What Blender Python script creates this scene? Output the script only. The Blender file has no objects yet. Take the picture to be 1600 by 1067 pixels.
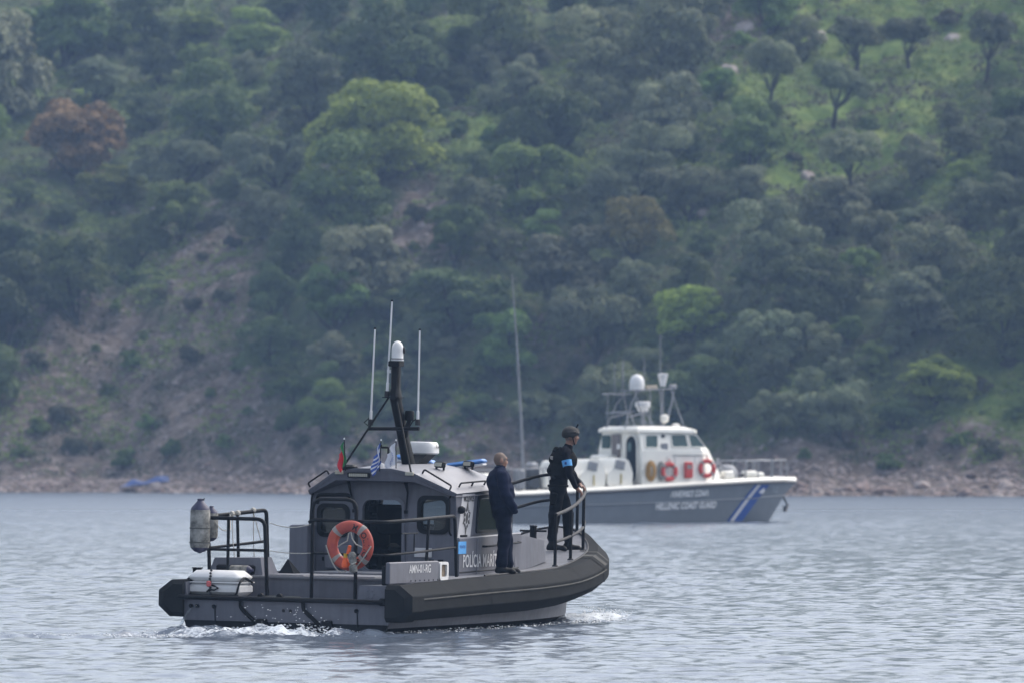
import bpy, math, random
import numpy as np
from math import sin, cos, pi, radians, sqrt, atan2
from mathutils import Vector, Matrix, Euler
from mathutils.geometry import tessellate_polygon

sc = bpy.context.scene
COL = sc.collection
# ------------------------------------------------------------------ camera
CAM_H, FPX, Y_HOR = 2.6, 10700.0, 711.0      # eye height, focal length in photo pixels, horizon row
cam_d = bpy.data.cameras.new('camera')
cam_d.sensor_width = 36.0
cam_d.lens = 36.0 * FPX / 1600.0
cam_d.clip_start = 1.0
cam_d.clip_end = 3000.0
cam_d.dof.use_dof = True
cam_d.dof.focus_distance = 103.0
cam_d.dof.aperture_fstop = 3.0
cam_o = bpy.data.objects.new('camera', cam_d)
COL.objects.link(cam_o)
cam_o.location = (0, 0, CAM_H)
cam_o.rotation_euler = (radians(90) + math.atan((Y_HOR - 533.5) / FPX), 0, 0)
sc.camera = cam_o
# ------------------------------------------------------------------ overcast sky and sun
SUN_EL, SUN_AZ = radians(50), radians(53)     # azimuth clockwise from +Y
world = bpy.data.worlds.new('World')
sc.world = world
world.use_nodes = True
wn, wl = world.node_tree.nodes, world.node_tree.links
wn.clear()
w_out = wn.new('ShaderNodeOutputWorld')
w_bg = wn.new('ShaderNodeBackground')
w_sky = wn.new('ShaderNodeTexSky')
w_sky.sky_type = 'NISHITA'
w_sky.sun_disc = False
w_sky.sun_elevation = SUN_EL
w_sky.sun_rotation = SUN_AZ
w_sky.air_density = 1.0
w_sky.dust_density = 4.0
w_sky.ozone_density = 1.0
w_hsv = wn.new('ShaderNodeHueSaturation')
w_hsv.inputs['Saturation'].default_value = 0.54
wl.new(w_sky.outputs[0], w_hsv.inputs['Color'])
wl.new(w_hsv.outputs[0], w_bg.inputs['Color'])
w_bg.inputs['Strength'].default_value = 0.15
wl.new(w_bg.outputs[0], w_out.inputs['Surface'])
sun_d = bpy.data.lights.new('sun', 'SUN')
sun_d.energy = 0.8
sun_d.angle = radians(80)
sun_d.color = (1.0, 0.96, 0.9)
sun_o = bpy.data.objects.new('sun', sun_d)
COL.objects.link(sun_o)
sun_dir = Vector((sin(SUN_AZ) * cos(SUN_EL), cos(SUN_AZ) * cos(SUN_EL), sin(SUN_EL)))
sun_o.rotation_euler = (-sun_dir).to_track_quat('-Z', 'Y').to_euler()
sun_o.location = (60, 60, 70)
sc.view_settings.view_transform = 'Standard'
sc.view_settings.look = 'None'
sc.view_settings.exposure = 1.0
sc.view_settings.gamma = 1.0
sc.view_settings.use_curve_mapping = False
sc.render.engine = 'CYCLES'
sc.cycles.use_denoising = True
sc.cycles.max_bounces = 8
sc.cycles.diffuse_bounces = 2
sc.cycles.glossy_bounces = 3
sc.cycles.transmission_bounces = 4
sc.cycles.transparent_max_bounces = 12
sc.cycles.volume_bounces = 0
sc.cycles.caustics_reflective = False
sc.cycles.caustics_refractive = False

# ------------------------------------------------------------------ materials
MATS = {}
def mat(name, color, rough=0.6, var=0.0, scale=8.0, bump=0.0, bscale=40.0, metal=0.0, spec=0.5, color2=None, trans=0.0, objvar=0.0, coord='Object'):
    """Principled surface whose colour wanders between two tones with a noise, with fine relief."""
    if name in MATS:
        return MATS[name]
    m = bpy.data.materials.new(name)
    m.use_nodes = True
    n, l = m.node_tree.nodes, m.node_tree.links
    b = n['Principled BSDF']
    b.inputs['Roughness'].default_value = rough
    b.inputs['Metallic'].default_value = metal
    b.inputs['Specular IOR Level'].default_value = spec
    c4 = (*color, 1)
    b.inputs['Base Color'].default_value = c4
    tc = n.new('ShaderNodeTexCoord')
    if var > 0 or color2:
        nz = n.new('ShaderNodeTexNoise')
        nz.inputs['Scale'].default_value = scale
        nz.inputs['Detail'].default_value = 6
        nz.inputs['Roughness'].default_value = 0.65
        l.new(tc.outputs[coord], nz.inputs['Vector'])
        rp = n.new('ShaderNodeValToRGB')
        rp.color_ramp.elements[0].position = 0.36
        rp.color_ramp.elements[1].position = 0.66
        if color2 is None:
            color2 = tuple(c * (1 - var) for c in color)
        rp.color_ramp.elements[0].color = (*color2, 1)
        rp.color_ramp.elements[1].color = c4
        l.new(nz.outputs['Fac'], rp.inputs['Fac'])
        l.new(rp.outputs['Color'], b.inputs['Base Color'])
        rr = n.new('ShaderNodeMapRange')
        rr.inputs['To Min'].default_value = min(1, rough + 0.12)
        rr.inputs['To Max'].default_value = max(0.05, rough - 0.1)
        l.new(nz.outputs['Fac'], rr.inputs['Value'])
        l.new(rr.outputs[0], b.inputs['Roughness'])
        if objvar > 0:
            oi = n.new('ShaderNodeObjectInfo')
            hs = n.new('ShaderNodeHueSaturation')
            mr = n.new('ShaderNodeMapRange')
            mr.inputs['To Min'].default_value = 1 - objvar
            mr.inputs['To Max'].default_value = 1 + objvar
            l.new(oi.outputs['Random'], mr.inputs['Value'])
            l.new(mr.outputs[0], hs.inputs['Value'])
            l.new(rp.outputs['Color'], hs.inputs['Color'])
            l.new(hs.outputs[0], b.inputs['Base Color'])
    if bump > 0:
        nb = n.new('ShaderNodeTexNoise')
        nb.inputs['Scale'].default_value = bscale
        nb.inputs['Detail'].default_value = 4
        l.new(tc.outputs[coord], nb.inputs['Vector'])
        bp = n.new('ShaderNodeBump')
        bp.inputs['Strength'].default_value = bump
        bp.inputs['Distance'].default_value = 0.02
        l.new(nb.outputs['Fac'], bp.inputs['Height'])
        l.new(bp.outputs[0], b.inputs['Normal'])
    MATS[name] = m
    return m

def glass_mat(name, tint, gloss=0.08):
    m = bpy.data.materials.new(name)
    m.use_nodes = True
    n, l = m.node_tree.nodes, m.node_tree.links
    n.remove(n['Principled BSDF'])
    tr = n.new('ShaderNodeBsdfTransparent')
    tr.inputs['Color'].default_value = (*tint, 1)
    gl = n.new('ShaderNodeBsdfGlossy')
    gl.inputs['Roughness'].default_value = 0.03
    fr = n.new('ShaderNodeFresnel')
    fr.inputs['IOR'].default_value = 1.5
    mx = n.new('ShaderNodeMixShader')
    l.new(fr.outputs[0], mx.inputs[0])
    l.new(tr.outputs[0], mx.inputs[1])
    l.new(gl.outputs[0], mx.inputs[2])
    l.new(mx.outputs[0], n['Material Output'].inputs['Surface'])
    MATS[name] = m
    return m

M_GREY = mat('navy_grey_paint', (0.115, 0.12, 0.148), 0.55, 0.14, 3.0, 0.05, 30)
def streaks(m, amount=.22):
    """Rain and salt runs down a painted side."""
    n, l = m.node_tree.nodes, m.node_tree.links
    b = n['Principled BSDF']
    src = b.inputs['Base Color'].links[0].from_socket
    tc = n.new('ShaderNodeTexCoord')
    mp = n.new('ShaderNodeMapping'); mp.inputs['Scale'].default_value = (14, 14, 1.1)
    l.new(tc.outputs['Object'], mp.inputs['Vector'])
    z = n.new('ShaderNodeTexNoise'); z.inputs['Scale'].default_value = 1.0; z.inputs['Detail'].default_value = 5
    l.new(mp.outputs[0], z.inputs['Vector'])
    r = n.new('ShaderNodeMapRange'); r.inputs['From Min'].default_value = .35; r.inputs['From Max'].default_value = .7
    r.inputs['To Min'].default_value = 1 - amount; r.inputs['To Max'].default_value = 1 + amount
    l.new(z.outputs['Fac'], r.inputs['Value'])
    hs = n.new('ShaderNodeHueSaturation')
    l.new(r.outputs[0], hs.inputs['Value']); l.new(src, hs.inputs['Color'])
    l.new(hs.outputs[0], b.inputs['Base Color'])
streaks(M_GREY, .09)
M_ROOF = mat('grey_paint_top_lit_tone', (0.185, 0.187, 0.21), 0.5, 0.08, 3.0)  # the hull's grey made lighter for light falling from above; roof and ledge
M_DECK = mat('deck_grey_nonskid', (0.175, 0.18, 0.2), 0.85, 0.18, 5.0, 0.25, 150)
M_BOOT = mat('black_bottom_paint', (0.008, 0.010, 0.014), 0.6, 0.3, 6.0, spec=0.2)
M_RUB = mat('black_rubber_fender', (0.016, 0.017, 0.018), 0.85, 0.35, 2.5, 0.12, 25, spec=0.06, color2=(0.024, 0.025, 0.026))
M_RUB2 = mat('worn_grey_rubber', (0.06, 0.06, 0.056), 0.8, 0.3, 4.0, 0.1, 25, spec=0.2)
M_BLACK = mat('black_coated_steel', (0.009, 0.010, 0.012), 0.55, 0.3, 12.0, spec=0.14)
M_STEEL = mat('scuffed_grey_steel_tube', (0.032, 0.032, 0.035), 0.65, 0.4, 10.0, spec=0.3)
M_WHITE = mat('white_gelcoat', (0.70, 0.70, 0.70), 0.4, 0.12, 4.0)
M_DIRTY = mat('dirty_white_vinyl', (0.36, 0.355, 0.33), 0.7, 0.5, 6.0, color2=(0.075, 0.075, 0.068))
M_NAVYV = mat('navy_vinyl', (0.03, 0.032, 0.075), 0.5, 0.2, 9.0)
M_ORANGE = mat('orange_ring_vinyl', (0.47, 0.085, 0.042), 0.6, 0.25, 6.0, color2=(0.33, 0.05, 0.04))
M_BAND = mat('grey_reflective_band', (0.30, 0.28, 0.26), 0.4, 0.2, 20.0)
M_ROPE = mat('pale_rope', (0.5, 0.48, 0.43), 0.9, 0.35, 60.0)
M_DROPE = mat('dark_rope', (0.10, 0.10, 0.09), 0.9, 0.35, 60.0)
M_PRINTW = mat('white_lettering', (0.62, 0.62, 0.64), 0.6, 0.12, 30.0)
M_PRINTK = mat('black_lettering', (0.012, 0.012, 0.014), 0.6, 0.2, 30.0)
M_PANELW = mat('pale_emblem_panel', (0.52, 0.52, 0.54), 0.5, 0.1, 6.0)
M_BRONZE = mat('dark_emblem_print', (0.10, 0.095, 0.09), 0.6, 0.3, 60.0)
M_BLUE = mat('blue_lamp_cover', (0.045, 0.19, 0.52), 0.35, 0.15, 12.0)
M_STICK = mat('light_blue_sticker', (0.09, 0.36, 0.75), 0.5, 0.1, 15.0)
M_INT = mat('dark_cabin_lining', (0.014, 0.014, 0.016), 0.85, 0.3, 6.0, spec=0.15)
M_SEAT = mat('black_seat_vinyl', (0.010, 0.010, 0.011), 0.7, 0.3, 9.0, spec=0.2)
M_LAMP = mat('lamp_lens', (0.42, 0.41, 0.34), 0.25, 0.25, 40.0)
M_YEL = mat('yellow_plastic', (0.62, 0.36, 0.02), 0.5, 0.2, 20.0)
M_FLUO = mat('fluorescent_orange_plastic', (0.85, 0.12, 0.02), 0.5, 0.15, 20.0)
M_GLASS = glass_mat('window_glass', (0.86, 0.89, 0.90))
M_GLASSD = glass_mat('tinted_glass', (0.16, 0.20, 0.21))

# ------------------------------------------------------------------ mesh helpers
def basis(d):
    d = Vector(d).normalized()
    a = Vector((0, 0, 1)) if abs(d.z) < 0.95 else Vector((1, 0, 0))
    s = d.cross(a).normalized()
    return s, s.cross(d).normalized(), d

class MB:
    """Collects shapes, then links them as one mesh object."""
    def __init__(self):
        self.v, self.f, self.mi = [], [], []
        self.cur = 0
    def add(self, vs, fs):
        o = len(self.v)
        self.v += [tuple(p) for p in vs]
        self.f += [tuple(i + o for i in f) for f in fs]
        self.mi += [self.cur] * len(fs)
        return self
    def box(self, c, s, rot=None, bev=0.0):
        hx, hy, hz = s[0] / 2, s[1] / 2, s[2] / 2
        if bev <= 0:
            vs = [Vector((x * hx, y * hy, z * hz)) for x in (-1, 1) for y in (-1, 1) for z in (-1, 1)]
            fs = [(0, 1, 3, 2), (4, 6, 7, 5), (0, 4, 5, 1), (2, 3, 7, 6), (0, 2, 6, 4), (1, 5, 7, 3)]
        else:
            b = min(bev, hx * .98, hy * .98, hz * .98)
            rings = []
            for z, i in ((-hz, b), (-hz + b, 0), (hz - b, 0), (hz, b)):
                ex, ey = hx - i, hy - i
                k = b * 0.7
                rings.append([(ex - k, -ey, z), (ex, -ey + k, z), (ex, ey - k, z), (ex - k, ey, z), (-ex + k, ey, z), (-ex, ey - k, z), (-ex, -ey + k, z), (-ex + k, -ey, z)])
            vs = [Vector(p) for r in rings for p in r]
            fs = [tuple(range(7, -1, -1)), tuple(range(24, 32))]
            for r in range(3):
                for i in range(8):
                    j = (i + 1) % 8
                    fs.append((r * 8 + i, r * 8 + j, r * 8 + 8 + j, r * 8 + 8 + i))
        if rot is not None:
            vs = [rot @ p for p in vs]
        c = Vector(c)
        return self.add([p + c for p in vs], fs)
    def tube(self, pts, r, n=8, closed=False, caps=True):
        pts = [Vector(p) for p in pts]
        rs = r if isinstance(r, (list, tuple)) else [r] * len(pts)
        vs, m = [], len(pts)
        s = None
        for i, p in enumerate(pts):
            if closed:
                d = pts[(i + 1) % m] - pts[i - 1]
            else:
                d = pts[min(i + 1, m - 1)] - pts[max(i - 1, 0)]
            d.normalize()
            if s is None:
                s, u, _ = basis(d)
            else:
                s = (s - d * s.dot(d)).normalized()
                u = d.cross(s) * -1 if False else s.cross(d)
            for k in range(n):
                a = 2 * pi * k / n
                vs.append(p + (s * cos(a) + u * sin(a)) * rs[i])
        fs = []
        for i in range(m if closed else m - 1):
            for k in range(n):
                a, b = i * n + k, i * n + (k + 1) % n
                c, d2 = ((i + 1) % m) * n + (k + 1) % n, ((i + 1) % m) * n + k
                fs.append((a, b, c, d2))
        if caps and not closed:
            fs.append(tuple(range(n - 1, -1, -1)))
            fs.append(tuple((m - 1) * n + k for k in range(n)))
        return self.add(vs, fs)
    def lathe(self, prof, n=20, origin=(0, 0, 0), axis=(0, 0, 1)):
        s, u, d = basis(axis)
        o = Vector(origin)
        vs = []
        for (r, h) in prof:
            for k in range(n):
                a = 2 * pi * k / n
                vs.append(o + d * h + (s * cos(a) + u * sin(a)) * r)
        fs = []
        for i in range(len(prof) - 1):
            for k in range(n):
                fs.append((i * n + k, i * n + (k + 1) % n, (i + 1) * n + (k + 1) % n, (i + 1) * n + k))
        fs.append(tuple(range(n - 1, -1, -1)))
        fs.append(tuple((len(prof) - 1) * n + k for k in range(n)))
        return self.add(vs, fs)
    def loft(self, rings, closed_ring=True, caps=False):
        n = len(rings[0])
        vs = [p for r in rings for p in r]
        fs = []
        for i in range(len(rings) - 1):
            for k in range(n if closed_ring else n - 1):
                fs.append((i * n + k, i * n + (k + 1) % n, (i + 1) * n + (k + 1) % n, (i + 1) * n + k))
        if caps:
            fs.append(tuple(range(n - 1, -1, -1)))
            fs.append(tuple((len(rings) - 1) * n + k for k in range(n)))
        return self.add(vs, fs)
    def panel(self, outer, holes, fr, thick):
        """A flat sheet with holes. fr maps (u, v, w) to 3-D; w is the thickness direction."""
        loops = [outer] + list(holes)
        flat = [p for lp in loops for p in lp]
        tris = tessellate_polygon([[Vector((a, b, 0)) for a, b in lp] for lp in loops])
        n = len(flat)
        vs = [fr(a, b, thick / 2) for a, b in flat] + [fr(a, b, -thick / 2) for a, b in flat]
        fs = [tuple(t) for t in tris] + [(t[0] + n, t[2] + n, t[1] + n) for t in tris]
        o = 0
        for lp in loops:
            m = len(lp)
            for i in range(m):
                j = (i + 1) % m
                fs.append((o + i, o + j, o + j + n, o + i + n))
            o += m
        return self.add(vs, fs)
    def build(self, name, material, parent=None, smooth=35, fix=True):
        me = bpy.data.meshes.new(name)
        me.from_pydata(self.v, [], self.f)
        mats = material if isinstance(material, (list, tuple)) else [material]
        for m in mats:
            me.materials.append(m)
        if len(mats) > 1:
            me.polygons.foreach_set('material_index', self.mi)
        if fix:
            import bmesh
            bm = bmesh.new()
            bm.from_mesh(me)
            bmesh.ops.recalc_face_normals(bm, faces=bm.faces)
            bm.to_mesh(me)
            bm.free()
        if smooth:
            me.polygons.foreach_set('use_smooth', [True] * len(me.polygons))
            me.set_sharp_from_angle(angle=radians(smooth))
        me.update()
        return link(name, me, parent)

def link(name, me, parent=None):
    o = bpy.data.objects.new(name, me)
    COL.objects.link(o)
    if parent is not None:
        o.parent = parent
    return o

def tag(o, label, cat, group=None, kind=None):
    if label: o['label'] = label
    if cat: o['category'] = cat
    if group: o['group'] = group
    if kind: o['kind'] = kind
    return o

def thing(name, label, cat, mw=None, group=None):
    o = bpy.data.objects.new(name, None)
    COL.objects.link(o)
    o.empty_display_size = 0.2
    if mw is not None:
        o.matrix_world = mw
    return tag(o, label, cat, group)

def rrect(u0, u1, v0, v1, r, n=5, skew=0.0):
    pts = []
    for cx, cy, a0 in ((u1 - r, v1 - r, 0), (u0 + r, v1 - r, 90), (u0 + r, v0 + r, 180), (u1 - r, v0 + r, 270)):
        for k in range(n + 1):
            a = radians(a0 + 90 * k / n)
            y = cy + r * sin(a)
            pts.append((cx + r * cos(a) + skew * (y - v0), y))
    return pts

def rpoly(pts, r, n=4):
    """Polygon with rounded corners."""
    out, m = [], len(pts)
    for i in range(m):
        p0, p, p1 = Vector(pts[i - 1]), Vector(pts[i]), Vector(pts[(i + 1) % m])
        a, b = (p0 - p), (p1 - p)
        ra = min(r, a.length * .45, b.length * .45)
        A, B = p + a.normalized() * ra, p + b.normalized() * ra
        for k in range(n + 1):
            t = k / n
            q = A.lerp(p, t).lerp(p.lerp(B, t), t)
            out.append((q.x, q.y))
    return out

def bend(pts, r, n=4):
    """Polyline in space with rounded corners."""
    pts = [Vector(p) for p in pts]
    out = [pts[0]]
    for i in range(1, len(pts) - 1):
        a, b = pts[i - 1] - pts[i], pts[i + 1] - pts[i]
        ra = min(r, a.length * .45, b.length * .45)
        A, B = pts[i] + a.normalized() * ra, pts[i] + b.normalized() * ra
        for k in range(n + 1):
            t = k / n
            out.append(A.lerp(pts[i], t).lerp(pts[i].lerp(B, t), t))
    return out + [pts[-1]]

def text_geo(s, bold=0.0):
    cu = bpy.data.curves.new('lettering', 'FONT')
    cu.body = s
    cu.size = 1.0
    cu.offset = bold
    cu.resolution_u = 3
    o = bpy.data.objects.new('lettering', cu)
    COL.objects.link(o)
    dg = bpy.context.evaluated_depsgraph_get()
    ev = o.evaluated_get(dg)
    me = ev.to_mesh()
    vs = [v.co.copy() for v in me.vertices]
    fs = [tuple(p.vertices) for p in me.polygons]
    ev.to_mesh_clear()
    bpy.data.objects.remove(o)
    bpy.data.curves.remove(cu)
    return vs, fs

def lettering(s, o, right, up, height, width, material, parent, bold=0.01, lift=0.004, name='lettering'):
    """Lettering fitted into width x height from its lower left corner o."""
    vs, fs = text_geo(s, bold)
    x0, x1 = min(v.x for v in vs), max(v.x for v in vs)
    y0, y1 = min(v.y for v in vs), max(v.y for v in vs)
    o, right, up = Vector(o), Vector(right).normalized(), Vector(up).normalized()
    nrm = right.cross(up)
    mb = MB()
    mb.add([o + right * ((v.x - x0) / (x1 - x0) * width) + up * ((v.y - y0) / (y1 - y0) * height) + nrm * lift for v in vs], fs)
    return mb.build(name, material, parent, smooth=0, fix=False)

# ------------------------------------------------------------------ smooth solid bodies from rounded limbs
def solid(prims, vox, k=0.02, wrinkle=None):
    """prims: (kind, a, b, ra, rb, tag) capsules or ('e', centre, radii, rotation, tag) ellipsoids; returns verts, quads, face tags."""
    lo, hi = np.array([1e9] * 3), np.array([-1e9] * 3)
    for p in prims:
        if p[0] == 'c':
            a, b, r = np.array(p[1]), np.array(p[2]), max(p[3], p[4])
            l, h = np.minimum(a, b) - r, np.maximum(a, b) + r
        else:
            r = max(p[2])
            l, h = np.array(p[1]) - r, np.array(p[1]) + r
        if p[-1] >= 0:
            lo, hi = np.minimum(lo, l), np.maximum(hi, h)
    lo -= 3 * vox + .02
    hi += 3 * vox + .02
    n = np.ceil((hi - lo) / vox).astype(int) + 1
    ax = [lo[i] + vox * np.arange(n[i]) for i in range(3)]
    D = np.full(n, 0.3)
    best = np.full(n, 0.3)
    T = np.zeros(n, int)
    for p in prims:
        if p[0] == 'c':
            a, b = np.array(p[1], float), np.array(p[2], float)
            r = max(p[3], p[4])
            l, h = np.minimum(a, b) - r - .07, np.maximum(a, b) + r + .07
        else:
            l, h = np.array(p[1]) - max(p[2]) - .07, np.array(p[1]) + max(p[2]) + .07
        i0 = np.clip(np.floor((l - lo) / vox).astype(int), 0, n)
        i1 = np.clip(np.ceil((h - lo) / vox).astype(int) + 1, 0, n)
        sl = tuple(slice(i0[i], i1[i]) for i in range(3))
        X, Y, Z = np.meshgrid(ax[0][sl[0]], ax[1][sl[1]], ax[2][sl[2]], indexing='ij')
        if p[0] == 'c':
            P = np.stack([X - a[0], Y - a[1], Z - a[2]], -1)
            ab = b - a
            t = np.clip((P @ ab) / max(ab @ ab, 1e-9), 0, 1)
            d = np.linalg.norm(P - t[..., None] * ab, axis=-1) - (p[3] + (p[4] - p[3]) * t)
        else:
            P = np.stack([X - p[1][0], Y - p[1][1], Z - p[1][2]], -1)
            if p[3] is not None:
                P = P @ np.array(p[3].to_matrix() if hasattr(p[3], 'to_matrix') else p[3])
            R_ = np.array(p[2], float)
            q = np.linalg.norm(P / R_, axis=-1)
            q2 = np.linalg.norm(P / R_ ** 2, axis=-1)
            d = q * (q - 1) / np.maximum(q2, 1e-6)
        if p[-1] < 0:                       # carve away
            D[sl] = np.maximum(D[sl], -d)
            continue
        kk = k
        h_ = np.clip(0.5 + 0.5 * (D[sl] - d) / kk, 0, 1)
        D[sl] = D[sl] * (1 - h_) + d * h_ - kk * h_ * (1 - h_)
        m_ = d < best[sl]
        best[sl] = np.where(m_, d, best[sl])
        T[sl] = np.where(m_, p[-1], T[sl])
    if wrinkle:
        X, Y, Z = np.meshgrid(*ax, indexing='ij')
        rng = np.random.RandomState(5)
        w = np.zeros_like(D)
        for j in range(10):
            kv = rng.normal(size=3) * np.array([1, 1, 1.3])
            kv *= (26 + 30 * rng.rand()) / np.linalg.norm(kv)
            w += np.sin(kv[0] * X + kv[1] * Y + kv[2] * Z + rng.rand() * 6.28)
        D = D + np.isin(T, wrinkle[1]) * w / 10 * wrinkle[0]
    S = D < 0
    c = [S[i:n[0] - 1 + i, j:n[1] - 1 + j, q:n[2] - 1 + q] for i in (0, 1) for j in (0, 1) for q in (0, 1)]
    cnt = sum(x.astype(int) for x in c)
    act = (cnt > 0) & (cnt < 8)
    idx = np.full(act.shape, -1)
    cells = np.argwhere(act)
    idx[act] = np.arange(len(cells))
    acc = np.zeros((len(cells), 3))
    num = np.zeros(len(cells))
    off = [(i, j, q) for i in (0, 1) for j in (0, 1) for q in (0, 1)]
    for A in range(8):
        for B in range(A + 1, 8):
            if sum(abs(off[A][t] - off[B][t]) for t in range(3)) != 1:
                continue
            pa, pb = cells + off[A], cells + off[B]
            da, db = D[tuple(pa.T)], D[tuple(pb.T)]
            x = (da < 0) != (db < 0)
            t = np.where(x, da / np.where(x, da - db, 1), 0)
            acc += np.where(x[:, None], pa + t[:, None] * (pb - pa), 0)
            num += x
    V = lo + acc / num[:, None] * vox
    F = []
    for axi in range(3):
        sl0 = [slice(0, n[i] - 1) if i == axi else slice(1, n[i] - 1) for i in range(3)]
        sl1 = [slice(1, n[i]) if i == axi else slice(1, n[i] - 1) for i in range(3)]
        s0, s1 = S[tuple(sl0)], S[tuple(sl1)]
        for flip, msk in ((False, s0 & ~s1), (True, ~s0 & s1)):
            e = np.argwhere(msk)
            if not len(e):
                continue
            g = e.copy()
            for i in range(3):
                if i != axi:
                    g[:, i] += 1
            b1, b2 = (axi + 1) % 3, (axi + 2) % 3
            q = []
            for d1, d2 in ((0, 0), (-1, 0), (-1, -1), (0, -1)):
                h = g.copy()
                h[:, b1] += d1
                h[:, b2] += d2
                q.append(idx[tuple(h.T)])
            q = np.stack(q, 1)
            F.append(q[:, ::-1] if flip else q)
    F = np.concatenate(F)
    ctr = V[F].mean(1)
    gi = np.clip(np.round((ctr - lo) / vox).astype(int), 0, n - 1)
    return V, F, T[tuple(gi.T)]

def solid_obj(name, prims, mats, vox, k=0.02, wrinkle=None, parent=None, mw=None):
    V, F, T = solid(prims, vox, k, wrinkle)
    me = bpy.data.meshes.new(name)
    me.from_pydata(V.tolist(), [], F.tolist())
    for m in mats:
        me.materials.append(m)
    me.polygons.foreach_set('material_index', np.clip(T, 0, len(mats) - 1).astype(np.int32))
    me.polygons.foreach_set('use_smooth', [True] * len(F))
    me.update()
    o = link(name, me, parent)
    if mw is not None:
        o.matrix_world = mw
    return o

# ================================================================== terrain
def vnoise(x, y, seed=0):
    """Smooth value noise on arrays."""
    xi, yi = np.floor(x).astype(np.int64), np.floor(y).astype(np.int64)
    fx, fy = x - xi, y - yi
    fx, fy = fx * fx * (3 - 2 * fx), fy * fy * (3 - 2 * fy)
    def h(a, b):
        v = np.sin(a * 127.1 + b * 311.7 + seed * 74.7) * 43758.5453
        return v - np.floor(v)
    return (h(xi, yi) * (1 - fx) + h(xi + 1, yi) * fx) * (1 - fy) + (h(xi, yi + 1) * (1 - fx) + h(xi + 1, yi + 1) * fx) * fy

def shore_y(x):
    x = np.clip(x, -90, 90)
    return 452 - 0.75 * x + 2.5 * np.sin(x * 0.21 + 1) + 1.2 * np.sin(x * 0.6)

def hill_z(x, y):
    x, y = np.asarray(x, float), np.asarray(y, float)
    s = (y - shore_y(x)) * 0.8
    st = 0.82 + 0.12 * np.sin(x * 0.11 + 2.2)
    z = np.interp(s, [-60, -10, 0, 5, 6], [-8, -1.6, -0.12, 0.95, 1.25])
    z = z + np.clip(s - 6, 0, 17) * st + np.clip(s - 23, 0, 100) * (0.40 + 0.05 * np.sin(x * 0.07))
    env = np.clip((s - 4) / 12, 0, 1)
    z = z + env * (3.2 * (vnoise(x / 14, y / 20, 1) - .5) + 1.5 * (vnoise(x / 5.5, y / 7, 2) - .5) + 1.1 * (vnoise(x / 2.1, y / 2.4, 3) - .5) + 0.8 * np.abs(vnoise(x / 1.05, y / 1.3, 5) - .5))
    z = z + 0.35 * np.clip((s + 2) / 5, 0, 1) * (vnoise(x / 1.1, y / 1.3, 4) - .5)
    return z

def hill_at(px, py):
    """Where the line of sight through a photo pixel meets the hillside."""
    Y = np.linspace(400, 640, 2401)
    X = (px - 800) / FPX * Y
    Z = CAM_H - (py - Y_HOR) / FPX * Y
    g = hill_z(X, Y) - Z
    k = np.argmax(g > 0)
    if g[k] <= 0:
        k = len(Y) - 1
    return float(X[k]), float(Y[k]), float(hill_z(X[k], Y[k]))

def to_px(x, y, z):
    return 800 + FPX * x / y, Y_HOR - FPX * (z - CAM_H) / y

def grid_mesh(name, X, Y, Z, material, attr=None):
    r, c = X.shape
    me = bpy.data.meshes.new(name)
    V = np.stack([X, Y, Z], -1).reshape(-1, 3).astype(np.float32)
    i = np.arange(r * c).reshape(r, c)
    F = np.stack([i[:-1, :-1], i[:-1, 1:], i[1:, 1:], i[1:, :-1]], -1).reshape(-1, 4).astype(np.int32)
    me.vertices.add(len(V))
    me.vertices.foreach_set('co', V.ravel())
    me.loops.add(len(F) * 4)
    me.loops.foreach_set('vertex_index', F.ravel())
    me.polygons.add(len(F))
    me.polygons.foreach_set('loop_start', np.arange(0, len(F) * 4, 4, dtype=np.int32))
    me.polygons.foreach_set('use_smooth', np.ones(len(F), bool))
    if attr:
        for k_, a in attr.items():
            at = me.attributes.new(k_, 'FLOAT', 'POINT')
            at.data.foreach_set('value', a.ravel().astype(np.float32))
    me.materials.append(material)
    me.update(calc_edges=True)
    me.validate()
    return link(name, me)

# earth and grass patches, given in photo pixels (centre, radii, weight)
EARTH = [(140, 590, 150, 120, 1), (50, 690, 120, 60, 1), (300, 650, 130, 100, 1), (330, 440, 80, 130, .7), (655, 350, 50, 80, .7),
         (480, 720, 340, 45, 1), (700, 690, 130, 55, .9), (1290, 725, 170, 45, .9), (1480, 715, 140, 55, .9), (130, 500, 60, 60, .8),
         (810, 300, 60, 40, .6), (1150, 45, 80, 40, .6), (900, 540, 90, 60, .45), (1250, 450, 60, 40, .5), (230, 360, 60, 50, .5)]
GRASS = [(1450, 30, 260, 90, 1), (1330, 190, 150, 80, 1), (1250, 265, 90, 45, .9), (1560, 620, 90, 110, 1), (720, 190, 70, 50, .8),
         (400, 100, 60, 50, .8), (60, 110, 90, 50, .7), (1160, 100, 70, 70, .7), (860, 220, 70, 50, .6), (1480, 260, 90, 60, .6)]

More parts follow.
